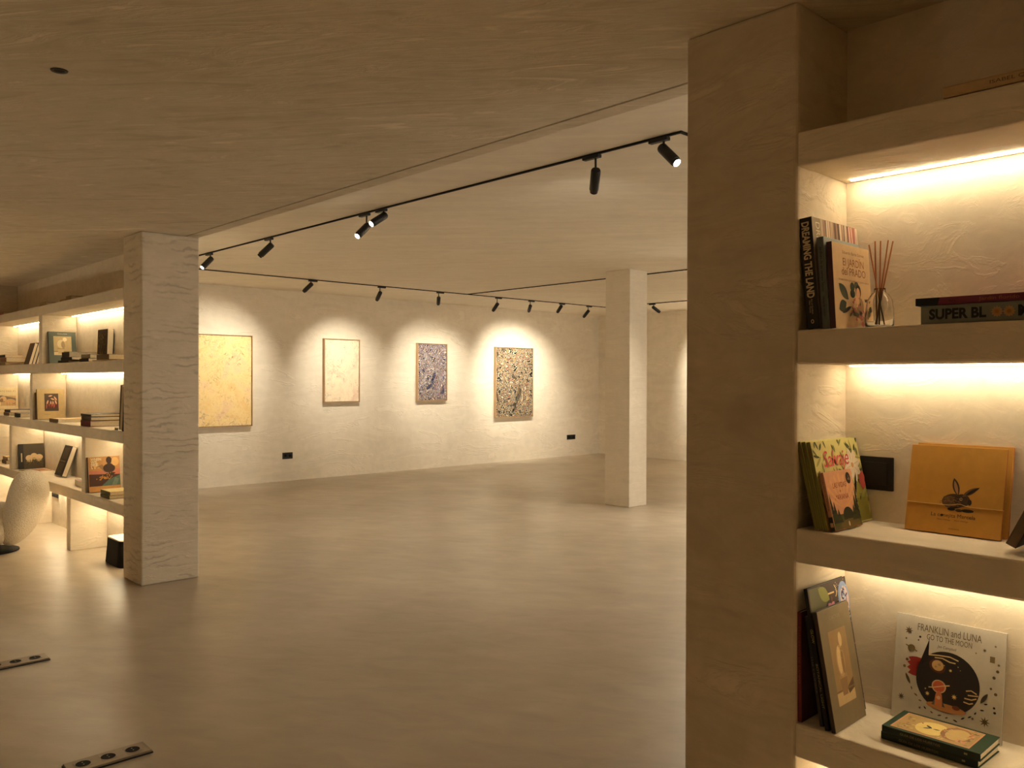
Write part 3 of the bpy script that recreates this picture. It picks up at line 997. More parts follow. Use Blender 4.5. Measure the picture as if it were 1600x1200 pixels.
# flat pair on the right of that niche
sb = book('art_book', 'flat grey-blue book with bold black letters and daisies on its spine', 'book', flat(-0.515, 2.226, SA + G, 0.046, 0), 0.26, 0.330, 0.046, P(150, 152, 140), P(124, 128, 120), P(150, 152, 140))
put_text(sb, 'SUPER BL', 0.0345, P(20, 24, 22), 'spine', (0.0235, 0.244), 0.132, bold=0.0014)
put_text(sb, 'M', 0.0345, P(20, 24, 22), 'spine', (0.0235, 0.094), 0.030, bold=0.0014)
petals = P(214, 170, 120)
for zc in (0.154, 0.128):
    lay = [([leaf(0.023, zc, 0.0135, 0.003, 2 * PI * i / 12) for i in range(12)], petals), (ell(0.023, zc, 0.0045, 0.0045), P(196, 132, 60))]
    art(sb, 'daisy', lay, 'spine')
mg = book('hardback_book', 'flat black and magenta book resting on the grey-blue lettered book', 'book', flat(-0.520, 2.229, SA + 0.046 + 2 * G, 0.019, 0.8), 0.25, 0.338, 0.019, P(110, 40, 66), P(120, 44, 66), P(24, 20, 18))
art(mg, 'spine_band', [([(0.0002, 0.337), (0.0188, 0.337), (0.0188, 0.284), (0.0002, 0.279)], P(18, 16, 14))], 'spine')
put_text(mg, 'Jardín florido', 0.012, P(176, 110, 70), 'spine', (0.0095, 0.145), 0.088)
put_text(mg, 'flora', 0.008, P(40, 20, 24), 'spine', (0.0095, 0.250), 0.016, 'publisher_mark')

# top recess
iq = book('hardback_book', 'flat cream book on the dark top shelf of the near bookcase', 'book', flat(-0.465, 2.2068, 2.199 + 0.0025, 0.0265, 0), 0.24, 0.323, 0.0265, P(190, 160, 120))
put_text(iq, 'ISABEL QUINTANILLA', 0.0125, P(96, 78, 60), 'spine', (0.0135, 0.125), 0.185)

# ---- near bookcase, middle niche
gs, gc = P(120, 116, 48), P(196, 190, 120)
for i, (fx, lean, lab) in enumerate(((-1.1105, 13.2, 'outermost green spine against the niche wall, left of its two copies'),
                                     (-1.0975, 12.8, 'middle copy of the three leaning green-spined picture books'))):
    g = book('picture_book', lab, 'book', upright(fx, 2.2165, SB + G, lean), 0.285, 0.248, 0.0122, gc, gs, gs, group='green-spined picture books')
    put_text(g, 'Salvaje', 0.008, P(150, 70, 48), 'spine', (0.0061, 0.215), 0.026)
    put_text(g, 'L', 0.006, P(150, 70, 48), 'spine', (0.0061, 0.03), None, 'publisher_mark')
g = book('picture_book', 'green picture book with white flower and pink script, front copy of the leaning three', 'book', upright(-1.0845, 2.217, SB + G, 12.4), 0.285, 0.248, 0.0122, P(206, 196, 126), gs, gs, group='green-spined picture books')
put_text(g, 'Salvaje', 0.008, P(150, 70, 48), 'spine', (0.0061, 0.215), 0.026)
lay = [(rect(0.12, 0.004, 0.283, 0.075), P(128, 122, 52)), ([(0.16, 0.07), (0.283, 0.07), (0.283, 0.16), (0.22, 0.12)], P(150, 142, 66))]
greens = [P(122, 124, 62), P(88, 92, 46), P(160, 152, 84), P(66, 72, 36)]
for i in range(150):
    x, z = rng.uniform(0.008, 0.276), rng.uniform(0.008, 0.236)
    if 0.05 < x < 0.19 and 0.17 < z < 0.235 and rng.random() < 0.7:
        continue
    a = rng.uniform(0.6, 2.6) if z < 0.14 else rng.uniform(0, 6.28)
    lf = leaf(x, z, rng.uniform(0.015, 0.05), rng.uniform(0.0015, 0.006), a)
    lf = [(min(0.2835, max(0.001, p[0])), min(0.2465, max(0.001, p[1]))) for p in lf]
    lay.append((lf, rng.choice(greens)))
wp, wp2 = P(222, 206, 184), P(180, 160, 128)
for i in range(8):
    a = 2 * PI * i / 8 + 0.2
    lay.append((leaf(0.222, 0.168, 0.052, 0.014, a), wp))
    lay.append(([q for q in stroke([(0.222 + 0.012 * math.cos(a), 0.168 + 0.012 * math.sin(a)), (0.222 + 0.042 * math.cos(a), 0.168 + 0.042 * math.sin(a))], 0.0014)], wp2))
lay.append((ell(0.222, 0.168, 0.008, 0.008), P(196, 150, 80)))
lay += [(leaf(0.19, 0.055, 0.10, 0.014, 1.75), P(176, 92, 76)), (leaf(0.196, 0.085, 0.075, 0.007, 1.75), wp), (leaf(0.258, 0.09, 0.06, 0.02, 1.3), P(176, 72, 66)), (leaf(0.205, 0.08, 0.07, 0.006, 1.2), P(40, 36, 26))]
art(g, 'cover_illustration', lay, step=0.00001)
put_text(g, 'Salvaje', 0.066, P(206, 70, 84), 'front', (0.125, 0.192), 0.155, 'cover_lettering', lift=0.0026, shear=0.25)
lv = book('paperback_book', 'small pink and dark green book in front of the white flower cover', 'book', upright(-1.0635, 2.219, SB + G, 13.2), 0.168, 0.163, 0.0125, P(216, 158, 122), P(196, 142, 108), P(196, 142, 108), hard=False)
dg1, dg2, dg3 = P(58, 62, 34), P(86, 84, 42), P(44, 46, 26)
lay = []
for i in range(9):
    a = PI * 0.12 + PI * 0.76 * i / 8
    lay.append(([(0.084, 0.055), (0.084 + 0.1 * math.cos(a - 0.06), 0.055 + 0.1 * math.sin(a - 0.06)), (0.084 + 0.1 * math.cos(a + 0.06), 0.055 + 0.1 * math.sin(a + 0.06))], P(226, 168, 116)))
lay = [([(min(0.164, max(0.003, p[0])), min(0.16, p[1])) for p in pl], mt) for pl, mt in lay]
lay += [(rect(0.002, 0.002, 0.166, 0.042), dg2), (ell(0.095, 0.035, 0.030, 0.024), dg3), (ell(0.098, 0.012, 0.06, 0.014), P(112, 92, 50))]
for bx_, hh, s in ((0.006, 0.088, 1), (0.022, 0.070, 1), (0.040, 0.052, 1), (0.160, 0.095, -1), (0.146, 0.078, -1), (0.132, 0.055, -1)):
    for j in range(5):
        wz = 0.02 * (1 - j / 5.5)
        z0 = 0.02 + (hh - 0.02) * j / 5
        lay.append(([(max(0.002, bx_ - wz), z0), (min(0.166, bx_ + wz), z0), (bx_, z0 + (hh - 0.02) * 0.42)], rng.choice([dg1, dg3])))
lay += [(ell(0.088, 0.013, 0.004, 0.007), P(226, 206, 170)), (ell(0.137, 0.138, 0.014, 0.0165), P(48, 40, 34))]
art(lv, 'cover_illustration', lay, step=0.00003)
put_text(lv, 'LAS VIDAS', 0.021, P(150, 74, 56), 'front', (0.078, 0.122), 0.082)
put_text(lv, 'de', 0.010, P(150, 74, 56), 'front', (0.076, 0.106), None, 'title_lettering')
put_text(lv, 'MARIANA', 0.021, P(150, 74, 56), 'front', (0.078, 0.088), 0.082, 'title_lettering')
put_text(lv, '12\nAÑOS', 0.0085, P(216, 180, 140), 'front', (0.137, 0.138), 0.013, 'seal_lettering', lift=0.0026)
put_text(lv, 'LAS VIDAS DE MARIANA', 0.007, P(120, 60, 48), 'spine', (0.00625, 0.10), 0.085)
art(lv, 'spine_band', [(rect(0.0004, 0.0005, 0.0121, 0.040), P(40, 40, 28)), (rect(0.002, 0.012, 0.0105, 0.024), P(190, 160, 120))], 'spine')

oc, oc2 = P(196, 146, 66), P(176, 112, 60)
lean_m = 14.0
mb = book('picture_book', 'ochre square book half covered by its matching copy in front', 'book', facing(-0.953, 2.452, SB + G, 11.5), 0.245, 0.243, 0.011, oc, oc, oc2, group='ochre picture books', limit=(1, -1, YB - 0.001))
mf = book('picture_book', 'ochre square picture book with a rabbit drawing and thin elastic string', 'book', facing(-0.957, 2.412, SB + G, 13.0), 0.243, 0.240, 0.011, oc, oc, oc2, group='ochre picture books')
def elastic(bk, z):
    bm = bmesh.new()
    pts = [(-0.0006, 0.004, z)] + [(0.243 * i / 24, -0.0011, z + (0.0055 * math.exp(-((0.243 * i / 24 - 0.137) / 0.014) ** 2))) for i in range(25)] + [(0.2436, 0.004, z)]
    for a, e in zip(pts, pts[1:]):
        a, e = Vector(a), Vector(e)
        lathe(bm, [(0.0008, 0), (0.0008, (e - a).length)], a, e - a, n=6)
    return mesh_obj('elastic_string', bm, P(216, 180, 110), bk)
elastic(mf, 0.078)
fur, fur2, fur3 = P(66, 48, 34), P(110, 80, 52), P(36, 28, 22)
lay = [(ell(0.122, 0.090, 0.030, 0.020, rot=0.1), fur), (ell(0.113, 0.088, 0.020, 0.016), fur2), (ell(0.143, 0.094, 0.020, 0.017), fur), (leaf(0.132, 0.105, 0.050, 0.0085, 1.85), fur), (leaf(0.131, 0.108, 0.040, 0.0045, 1.85), P(170, 130, 90)),
       (leaf(0.142, 0.104, 0.048, 0.007, 0.62), fur2), (leaf(0.150, 0.108, 0.042, 0.004, 0.62), fur3), (ell(0.140, 0.097, 0.0035, 0.004), P(200, 170, 120)), (ell(0.140, 0.097, 0.002, 0.0026), fur3),
       (ell(0.162, 0.090, 0.005, 0.008), fur3), (ell(0.118, 0.068, 0.010, 0.004), fur3), (ell(0.137, 0.066, 0.009, 0.004), fur), (ell(0.158, 0.067, 0.016, 0.0045), fur3)]
for i in range(60):
    a = rng.uniform(0, 6.28); rr = rng.uniform(0.2, 1.0)
    lay.append((leaf(0.124 + 0.032 * rr * math.cos(a), 0.089 + 0.019 * rr * math.sin(a), rng.uniform(0.004, 0.010), 0.0006, rng.uniform(2.4, 3.9)), rng.choice([fur3, fur2, P(150, 112, 70)])))
art(mf, 'rabbit_drawing', lay, step=0.000012)
put_text(mf, 'La conejita Marcela', 0.0145, P(70, 46, 28), 'front', (0.123, 0.050), 0.112)
art(mf, 'title_dot', [(ell(0.0955, 0.0497, 0.0032, 0.0030), ink)], base=0.0008)
put_text(mf, 'Elena Hidalgo     Nora Hidalgo', 0.0055, P(96, 64, 36), 'front', (0.123, 0.038), 0.078, 'author_lettering')
put_text(mf, 'KÓKINOS', 0.0058, P(96, 64, 36), 'front', (0.128, 0.0145), 0.026, 'publisher_lettering')

# leaning pair at the right border
rb = book('hardback_book', 'tilted grey-paged book at the right border of the middle niche', 'book', basis((-0.640, 2.272, SB + 0.013), (0, 1, 0), (0.42, 0, 0.9075)), 0.21, 0.26, 0.024, P(40, 34, 30), P(120, 98, 76), P(60, 30, 26))
rb2 = book('hardback_book', 'black book behind the tilted grey-paged book at the right border', 'book', basis((-0.592, 2.230, SB + 0.0105), (0, 1, 0), (0.42, 0, 0.9075)), 0.22, 0.25, 0.020, P(20, 18, 16))

# ---- near bookcase, lower niche
book('hardback_book', 'thin maroon book standing flush with the niche edge in the lower row', 'book', upright(-1.1585, 2.216, SD + G, 0.6), 0.19, 0.311, 0.013, P(74, 22, 24), P(116, 38, 38))
put_text(D.objects[[o.name for o in D.objects if o.name.startswith('hardback_book')][-1]] if False else bpy.context.scene.objects[max((o.name for o in SC.objects if o.get('label', '').startswith('thin maroon')), key=len)], 'CUADERNO DE CAMPO', 0.009, P(150, 84, 74), 'spine', (0.0065, 0.19), 0.16)
th = book('paperback_book', 'thin charcoal book between the maroon book and the black illustrated book', 'book', upright(-1.1020, 2.230, SD + G, 8.9), 0.20, 0.302, 0.010, P(20, 19, 18), P(44, 42, 38), hard=False)
put_text(th, 'LUZ Y SOMBRA', 0.006, P(110, 104, 92), 'spine', (0.005, 0.14), 0.10)
gl = book('art_book', 'tall black book printed with butterflies and blue petals, behind the cactus book', 'book', upright(-1.0765, 2.2125, SD + G, 9.9), 0.232, 0.385, 0.0115, P(58, 44, 38), P(16, 15, 14), P(16, 15, 14))
put_text(gl, 'GLOW', 0.011, P(178, 158, 84), 'spine', (0.0058, 0.255), 0.038)
put_text(gl, 'BOTANICAL LIGHT', 0.0085, P(150, 138, 80), 'spine', (0.0058, 0.12), 0.12, 'subtitle_lettering')
blu, blu2, navy = P(120, 140, 180), P(160, 176, 200), P(40, 44, 84)
lay = [([(0.006, 0.30), (0.006, 0.381), (0.075, 0.381), (0.11, 0.34), (0.07, 0.30)], P(92, 88, 56)), (leaf(0.06, 0.375, 0.07, 0.02, -0.6), P(128, 130, 62)), (ell(0.205, 0.325, 0.034, 0.050), blu), (ell(0.208, 0.322, 0.025, 0.038), P(198, 170, 160)),
       (ell(0.200, 0.335, 0.010, 0.014), navy), (ell(0.216, 0.328, 0.008, 0.016), blu2), (ell(0.206, 0.308, 0.010, 0.012), P(70, 50, 50)), (ell(0.196, 0.315, 0.005, 0.008), blu2), (ell(0.219, 0.305, 0.006, 0.008), navy)]
for s, a in ((1, 0.9), (1, -0.4), (-1, 2.3), (-1, 3.5)):
    lay.append((leaf(0.125, 0.305, 0.028, 0.011, a), P(168, 110, 128)))
    lay.append((leaf(0.127, 0.305, 0.018, 0.005, a), P(206, 160, 160)))
lay += [(leaf(0.108, 0.300, 0.016, 0.004, 1.7), P(170, 160, 60)), (stroke([(0.155, 0.372), (0.164, 0.360), (0.164, 0.345), (0.156, 0.338)], 0.003), P(220, 190, 130)), (rect(0.112, 0.350, 0.150, 0.3545), P(206, 176, 126)), (leaf(0.13, 0.325, 0.02, 0.004, 1.5), P(110, 60, 44))]
for i in range(60):
    z = rng.uniform(0.02, 0.36)
    lay.append((leaf(rng.uniform(0.203, 0.222), z, rng.uniform(0.006, 0.016), 0.003, rng.uniform(-1.5, 1.5) + PI / 2), rng.choice([blu, blu2, navy, navy, P(150, 110, 120)])))
for i in range(60):
    lay.append((ell(rng.uniform(0.15, 0.225), rng.uniform(0.255, 0.38), 0.0012, 0.0015, 6), rng.choice([blu2, P(214, 196, 180)])))
art(gl, 'cover_illustration', lay, step=0.000015)
cf = book('art_book', 'olive-grey book with a sepia cactus photograph on its cover', 'book', upright(-1.0555, 2.2105, SD + G, 10.2), 0.188, 0.325, 0.0125, P(122, 108, 82), P(70, 56, 44), P(60, 50, 40))
sep, sep2, sep3 = P(150, 122, 84), P(206, 178, 130), P(92, 70, 46)
lay = [(rect(0.042, 0.060, 0.146, 0.262), sep), (rect(0.042, 0.060, 0.146, 0.094), P(186, 160, 118)), ([(0.112, 0.080), (0.146, 0.090), (0.146, 0.120), (0.106, 0.098)], sep3), (rect(0.042, 0.094, 0.146, 0.099), P(120, 94, 62)),
       ([(0.076, 0.082), (0.104, 0.082), (0.111, 0.130), (0.070, 0.130)], P(138, 108, 74)), (rect(0.068, 0.128, 0.113, 0.138), P(160, 128, 88)), (ell(0.090, 0.175, 0.023, 0.044), P(176, 146, 100)), (ell(0.084, 0.178, 0.012, 0.038), P(206, 178, 132)), (ell(0.104, 0.232, 0.010, 0.020), sep2), (ell(0.101, 0.174, 0.008, 0.036), P(140, 110, 74))]
for i in range(16):
    lay.append((ell(rng.uniform(0.076, 0.106), rng.uniform(0.145, 0.21), 0.001, 0.0012, 6), P(226, 204, 160)))
art(cf, 'cover_photograph', lay, step=0.00003)
put_text(cf, 'CACTUS', 0.013, P(140, 126, 98), 'front', (0.094, 0.296), 0.062)

fr = book('picture_book', 'silver-grey picture book with a round night-sky picture, leaning on the niche wall', 'book', facing(-1.010, 2.462, SD + G, 8.5), 0.287, 0.292, 0.010, P(190, 184, 172), P(150, 142, 126), P(150, 142, 126), limit=(1, -1, YB - 0.001))
put_text(fr, 'FRANKLIN and LUNA', 0.0285, P(96, 82, 64), 'front', (0.143, 0.262), 0.168)
put_text(fr, 'GO TO THE MOON', 0.0215, P(96, 82, 64), 'front', (0.145, 0.240), 0.118)
put_text(fr, 'Jen Campbell', 0.0105, P(80, 70, 56), 'front', (0.140, 0.220), 0.050, 'author_lettering', shear=0.2)
nt1, nt2, red, sand = P(34, 28, 26), P(24, 20, 20), P(150, 44, 40), P(180, 124, 76)
disc = ell(0.146, 0.128, 0.083, 0.082, 48)
lay = [([leaf(0.106, 0.153, 0.070, 0.014, PI + a) for a in (-0.30, -0.10, 0.12, 0.34)], red), (ell(0.096, 0.152, 0.016, 0.018), red), (disc, nt1), ([(0.067, 0.155), (0.093, 0.235), (0.093, 0.176)], nt2),
       (ell(0.118, 0.166, 0.022, 0.018, rot=-0.3), P(84, 40, 30)), (ell(0.119, 0.168, 0.0155, 0.0145), P(190, 158, 104)), (ell(0.123, 0.171, 0.004, 0.0036), P(160, 128, 84)), (ell(0.114, 0.164, 0.003, 0.0028), P(160, 128, 84)),
       (ell(0.146, 0.059, 0.052, 0.011), sand), (ell(0.125, 0.112, 0.019, 0.018), P(196, 170, 130)), (ell(0.125, 0.112, 0.0155, 0.0150), P(190, 92, 66)), (stroke([(0.098, 0.104), (0.112, 0.107), (0.138, 0.117), (0.153, 0.121)], 0.003), P(214, 180, 130)),
       ([(0.114, 0.060), (0.138, 0.060), (0.134, 0.092), (0.126, 0.102), (0.118, 0.092)], P(196, 118, 76)), ([(0.108, 0.060), (0.116, 0.060), (0.117, 0.078)], P(92, 88, 78)), ([(0.136, 0.060), (0.144, 0.060), (0.135, 0.078)], P(92, 88, 78)), (ell(0.126, 0.082, 0.005, 0.005), P(214, 180, 140)), (ell(0.172, 0.066, 0.010, 0.006), P(120, 60, 40))]
for pts in ([(0.094, 0.192), (0.120, 0.196), (0.150, 0.198), (0.172, 0.192)], [(0.110, 0.188), (0.130, 0.190), (0.150, 0.184), (0.165, 0.184)], [(0.195, 0.118), (0.208, 0.122), (0.222, 0.116)], [(0.192, 0.098), (0.21, 0.098), (0.222, 0.104)], [(0.200, 0.108), (0.215, 0.110), (0.226, 0.112)], [(0.19, 0.088), (0.205, 0.086), (0.214, 0.090)]):
    lay.append((stroke(pts, 0.0032), P(206, 178, 130)))
for x, z, r in ((0.096, 0.086, 0.007), (0.166, 0.094, 0.008), (0.090, 0.098, 0.003), (0.153, 0.162, 0.005), (0.136, 0.172, 0.002), (0.172, 0.176, 0.002), (0.178, 0.168, 0.0015), (0.120, 0.082, 0.002)):
    lay.append((star(x, z, r), P(220, 186, 120)))
dk, ol_ = P(92, 74, 48), P(112, 96, 60)
for x, z, r in ((0.036, 0.248, 0.012), (0.026, 0.060, 0.010), (0.245, 0.050, 0.014), (0.236, 0.236, 0.006), (0.262, 0.252, 0.004), (0.215, 0.224, 0.003), (0.272, 0.205, 0.005), (0.030, 0.224, 0.004), (0.078, 0.042, 0.005), (0.215, 0.05, 0.005)):
    lay.append((star(x, z, r), dk))
lay += [(ell(0.046, 0.200, 0.010, 0.010), ol_), (stroke([(0.030, 0.207), (0.046, 0.201), (0.062, 0.194)], 0.003), ol_), (rect(0.250, 0.208, 0.262, 0.224), ol_), (leaf(0.034, 0.128, 0.032, 0.004, -1.1), P(70, 62, 44)), (leaf(0.232, 0.095, 0.034, 0.005, 1.05), P(60, 52, 40)),
        (ell(0.270, 0.188, 0.004, 0.004), dk), (ell(0.262, 0.170, 0.004, 0.004), dk), (ell(0.256, 0.140, 0.003, 0.003), dk), (ell(0.268, 0.128, 0.004, 0.004), dk), (ell(0.036, 0.166, 0.004, 0.004), dk), (ell(0.030, 0.146, 0.004, 0.004), ol_), (ell(0.068, 0.236, 0.003, 0.003), ink), (ell(0.064, 0.226, 0.002, 0.002), ink), (ell(0.266, 0.092, 0.003, 0.003), ink), (ell(0.268, 0.080, 0.0035, 0.003), ink)]
arc = [(0.146 + 0.102 * math.cos(a), 0.132 + 0.100 * math.sin(a)) for a in [PI * 1.12 + PI * 0.76 * i / 24 for i in range(25)]]
for i, p in enumerate(arc):
    if i % 2 == 0:
        lay.append((leaf(p[0], p[1], rng.uniform(0.008, 0.014), 0.002, rng.uniform(-0.6, 0.6) + (i / 24 - 0.5) * 1.6), rng.choice([dk, ink, ol_])))
art(fr, 'cover_illustration', lay, step=0.000015)

gdk = P(30, 58, 36)
for nm, x1, z, turn, lab in (('lower', -0.720, SD + G, -1.5, 'lower dark green book of the flat pair in the lowest niche'), ('upper', -0.7135, SD + 0.020 + 2 * G, 0.0, 'upper dark green book with a pink garden plate, flat in the lowest niche')):
    gb = book('picture_book', lab, 'book', flat(x1, 2.268 if nm == 'upper' else 2.272, z, 0.020, turn), 0.148, 0.243, 0.020, gdk, P(22, 36, 24), gdk, group='dark green picture books')
    put_text(gb, 'GUÍA DE LOS HUERTOS', 0.0085, P(130, 110, 66), 'spine', (0.010, 0.145), 0.10)
    art(gb, 'publisher_mark', [(rect(0.0075, 0.030, 0.0125, 0.038), P(150, 134, 90))], 'spine')
    if nm == 'upper':
        pk, pl = P(206, 150, 116), P(196, 168, 110)
        lay = [(rect(0.012, 0.030, 0.136, 0.226), pk), (rect(0.016, 0.034, 0.132, 0.222), P(178, 150, 98)), (ell(0.070, 0.140, 0.046, 0.040), P(222, 200, 126)), (ell(0.078, 0.082, 0.050, 0.036), P(150, 108, 76)), (ell(0.076, 0.078, 0.042, 0.028), pl), (rect(0.030, 0.048, 0.052, 0.070), pk), (rect(0.074, 0.044, 0.112, 0.056), pk),
               (leaf(0.070, 0.140, 0.024, 0.004, 0.9), ink), (leaf(0.072, 0.142, 0.022, 0.004, 2.2), P(96, 80, 50)), (leaf(0.070, 0.138, 0.018, 0.003, -1.4), ink)]
        for i in range(70):
            x, z2 = rng.uniform(0.018, 0.124), rng.choice([rng.uniform(0.036, 0.062), rng.uniform(0.172, 0.216), rng.uniform(0.095, 0.115)])
            lay.append((leaf(x, z2, 0.010, 0.002, rng.uniform(0, 6.28)), rng.choice([P(140, 118, 70), P(196, 140, 104), P(120, 104, 62), P(216, 190, 130)])))
        art(gb, 'cover_plate', lay, step=0.00002)

# ---- long bookcase at left
LA, LB, LD = 1.643, 1.10, 0.549
def stack(items, y, z):
    """flat books, bottom first: (label, name, x0, x1, thickness, depth, cover rgb, spine rgb, dy, turn)"""
    for lab, nm, x0, x1, t, dep, cv, spn, dy, turn in items:
        z += G
        book(nm, lab, 'book', flat(x1, y + dy, z, t, turn), dep, x1 - x0, t, P(*cv), P(*spn), P(*cv))
        z += t
# upper row, right niche
tl = book('art_book', 'teal book with a cactus photo on its cover, leaning on the upper divider', 'book', upright(-8.772, 2.252, LA + G, 9.6), 0.242, 0.306, 0.020, P(90, 100, 92), P(42, 46, 42), P(42, 46, 42), limit=(0, 1, -8.832))
lay = [(rect(0.044, 0.078, 0.200, 0.262), P(196, 176, 132)), (rect(0.044, 0.078, 0.200, 0.112), P(228, 212, 172)), (rect(0.044, 0.110, 0.200, 0.116), P(130, 112, 80)), ([(0.082, 0.092), (0.122, 0.092), (0.134, 0.140), (0.076, 0.140)], P(206, 186, 140)), (rect(0.072, 0.136, 0.138, 0.146), P(176, 154, 112)),
       (ell(0.110, 0.186, 0.036, 0.042), P(222, 206, 168)), (ell(0.126, 0.180, 0.018, 0.034), P(170, 150, 112)), (ell(0.142, 0.232, 0.018, 0.020), P(240, 228, 196))]
art(tl, 'cover_photograph', lay)
put_text(tl, 'Cactus y flores', 0.018, P(226, 214, 180), 'front', (0.122, 0.286), 0.085)
sf = book('art_book', 'upright dark marbled book with thick white pages against the upper niche wall', 'book', facing(-8.005, 2.440, LA + G, 2.0), 0.262, 0.292, 0.052, P(70, 52, 34), P(30, 24, 18), P(24, 20, 16))
lay = []
for i in range(90):
    lay.append((leaf(rng.uniform(0.012, 0.23), rng.uniform(0.01, 0.25), rng.uniform(0.015, 0.04), rng.uniform(0.002, 0.007), rng.uniform(0.9, 2.2)), rng.choice([P(40, 30, 22), P(120, 92, 58), P(96, 62, 40), P(160, 130, 84), P(28, 22, 18)])))
art(sf, 'cover_print', [([(max(0.002, min(0.26, q[0])), max(0.002, min(0.29, q[1]))) for q in pl], mt) for pl, mt in lay], step=0.00003)
wht, blk = (206, 190, 160), (34, 28, 24)
stack([('black-spined book at the bottom of the stack before the teal book', 'hardback_book', -8.375, -8.067, 0.021, 0.24, (40, 34, 28), (36, 32, 26), 0, 0),
       ('black book second from the bottom before the teal book', 'hardback_book', -8.300, -7.975, 0.026, 0.24, (30, 26, 22), (26, 22, 20), 0.004, 0),
       ('black and red spined book crowning the stack before the teal book', 'hardback_book', -8.315, -8.095, 0.046, 0.27, (214, 196, 160), (40, 30, 28), 0.016, 0)], 2.222, LA)
stack([('white-paged book at the bottom of the middle stack on the upper shelf', 'hardback_book', -7.76, -7.52, 0.028, 0.25, (40, 30, 28), (36, 26, 26), 0, 0),
       ('grey-spined book resting on a black one, middle of the upper niche', 'hardback_book', -7.765, -7.525, 0.034, 0.25, (150, 134, 100), (140, 126, 96), 0.014, 0)], 2.227, LA)
stack([('pale thin book under the brown book beside the rippled pillar', 'hardback_book', -7.40, -7.035, 0.010, 0.25, (206, 190, 150), (206, 190, 150), -0.004, 0),
       ('brown-spined flat book beside the rippled pillar on the upper shelf', 'hardback_book', -7.320, -7.024, 0.042, 0.26, (130, 104, 70), (104, 80, 52), 0.004, 0)], 2.226, LA)
# upper row, left niche
stack([('olive-spined book at the bottom of the leftmost upper stack', 'hardback_book', -10.62, -10.345, 0.034, 0.26, (150, 130, 86), (128, 108, 70), 0, 0),
       ('brown-spined thick book in the middle of the leftmost upper stack', 'hardback_book', -10.57, -10.295, 0.048, 0.24, (196, 170, 124), (134, 92, 62), 0, 0),
       ('black-spined book crowning the leftmost upper stack', 'hardback_book', -10.62, -10.345, 0.030, 0.17, (196, 150, 110), (44, 36, 30), 0, 0)], 2.226, LA)
for i, (cv, bkc, t, lab) in enumerate((((84, 60, 40), (44, 32, 24), 0.030, 'brown book leaning in front of two others on the upper left niche wall'),
                                       ((60, 46, 34), (50, 36, 28), 0.028, 'dark book in the middle of the three leaning in the upper left niche'),
                                       ((70, 50, 36), (120, 50, 40), 0.026, 'dark red-backed book hindmost of the three leaning in the upper left niche'))):
    book('hardback_book', lab, 'book', facing(-10.085, 2.345 + 0.033 * i, LA + G, 15.0), 0.195, 0.235 + 0.004 * i, t, P(*cv), P(70, 50, 34), P(*bkc))
# middle row, right niche
cr = book('art_book', 'cream book with a framed dark red photo leaning on the middle divider', 'book', upright(-9.090, 2.232, LB + G, 7.0), 0.248, 0.296, 0.024, P(206, 184, 136), P(96, 74, 46), P(90, 70, 46))
lay = [(rect(0.066, 0.080, 0.190, 0.252), P(84, 68, 54))]
for x, z, a, l_ in ((0.10, 0.225, 0.2, 0.04), (0.12, 0.205, -0.4, 0.04), (0.150, 0.225, -1.0, 0.05), (0.10, 0.19, -1.9, 0.05), (0.122, 0.18, -1.6, 0.05), (0.14, 0.18, -1.5, 0.05), (0.16, 0.19, -1.3, 0.05)):
    lay.append((leaf(x, z, l_, 0.007, a), P(222, 176, 140)))
for i in range(10):
    lay.append((leaf(0.085 + 0.010 * i, 0.155, rng.uniform(0.03, 0.06), 0.006, -1.57 + rng.uniform(-0.2, 0.2)), rng.choice([P(150, 60, 50), P(110, 44, 40), P(176, 96, 76)])))
art(cr, 'cover_photograph', lay)
put_text(cr, 'Ricordo di famiglia', 0.010, P(130, 108, 72), 'front', (0.090, 0.050), 0.055)
book('hardback_book', 'dark-spined book squeezed between the divider and the cream photo book', 'book', upright(-9.1405, 2.226, LB + G, 6.4), 0.24, 0.262, 0.026, P(120, 90, 56), P(88, 66, 40), P(70, 50, 34), limit=(0, 1, -9.177))
stack([('thin brown-spined book alone on the middle shelf', 'hardback_book', -8.640, -8.372, 0.032, 0.27, (206, 182, 134), (112, 86, 52), 0, 1.0)], 2.224, LB)
stack([('dark red book at the bottom of the middle shelf stack', 'hardback_book', -7.712, -7.452, 0.050, 0.27, (170, 100, 80), (104, 44, 36), 0, 0),
       ('black and tan book above the dark red one on the middle shelf', 'hardback_book', -7.700, -7.445, 0.031, 0.27, (40, 32, 26), (66, 54, 36), 0.002, 0),
       ('black and tan book crowning the middle shelf stack', 'hardback_book', -7.716, -7.44, 0.022, 0.27, (40, 32, 26), (60, 48, 32), 0.001, 0)], 2.222, LB)
for x_, z_ in ((0.20, 0.012), (0.09, 0.02)):
    pass
book('hardback_book', 'tall black book standing against the rippled pillar, pages outward', 'book', (basis((-6.69, 2.445, LB + G), (0, -1, 0), (0.12, 0, 1)), LB + G), 0.23, 0.345, 0.085, P(24, 20, 18), P(20, 18, 16), P(24, 20, 18), page=P(176, 156, 120), board=0.014, limit=(0, -1, XP0 - 0.001))
cd = thing('price_card', 'tiny white card on the middle shelf beside the tall black book', 'card', loc=(-6.845, 2.232, LB))
bm = bmesh.new()
lathe(bm, [(0.045, 0.0006), (0.045, 0.0026)], n=4)
mesh_obj('base', bm, P(220, 206, 170), cd)
bm = bmesh.new()
box(bm, (-0.035, -0.004, 0.0028), (0.035, 0.0, 0.022))
mesh_obj('print', bm, P(150, 130, 96), cd)
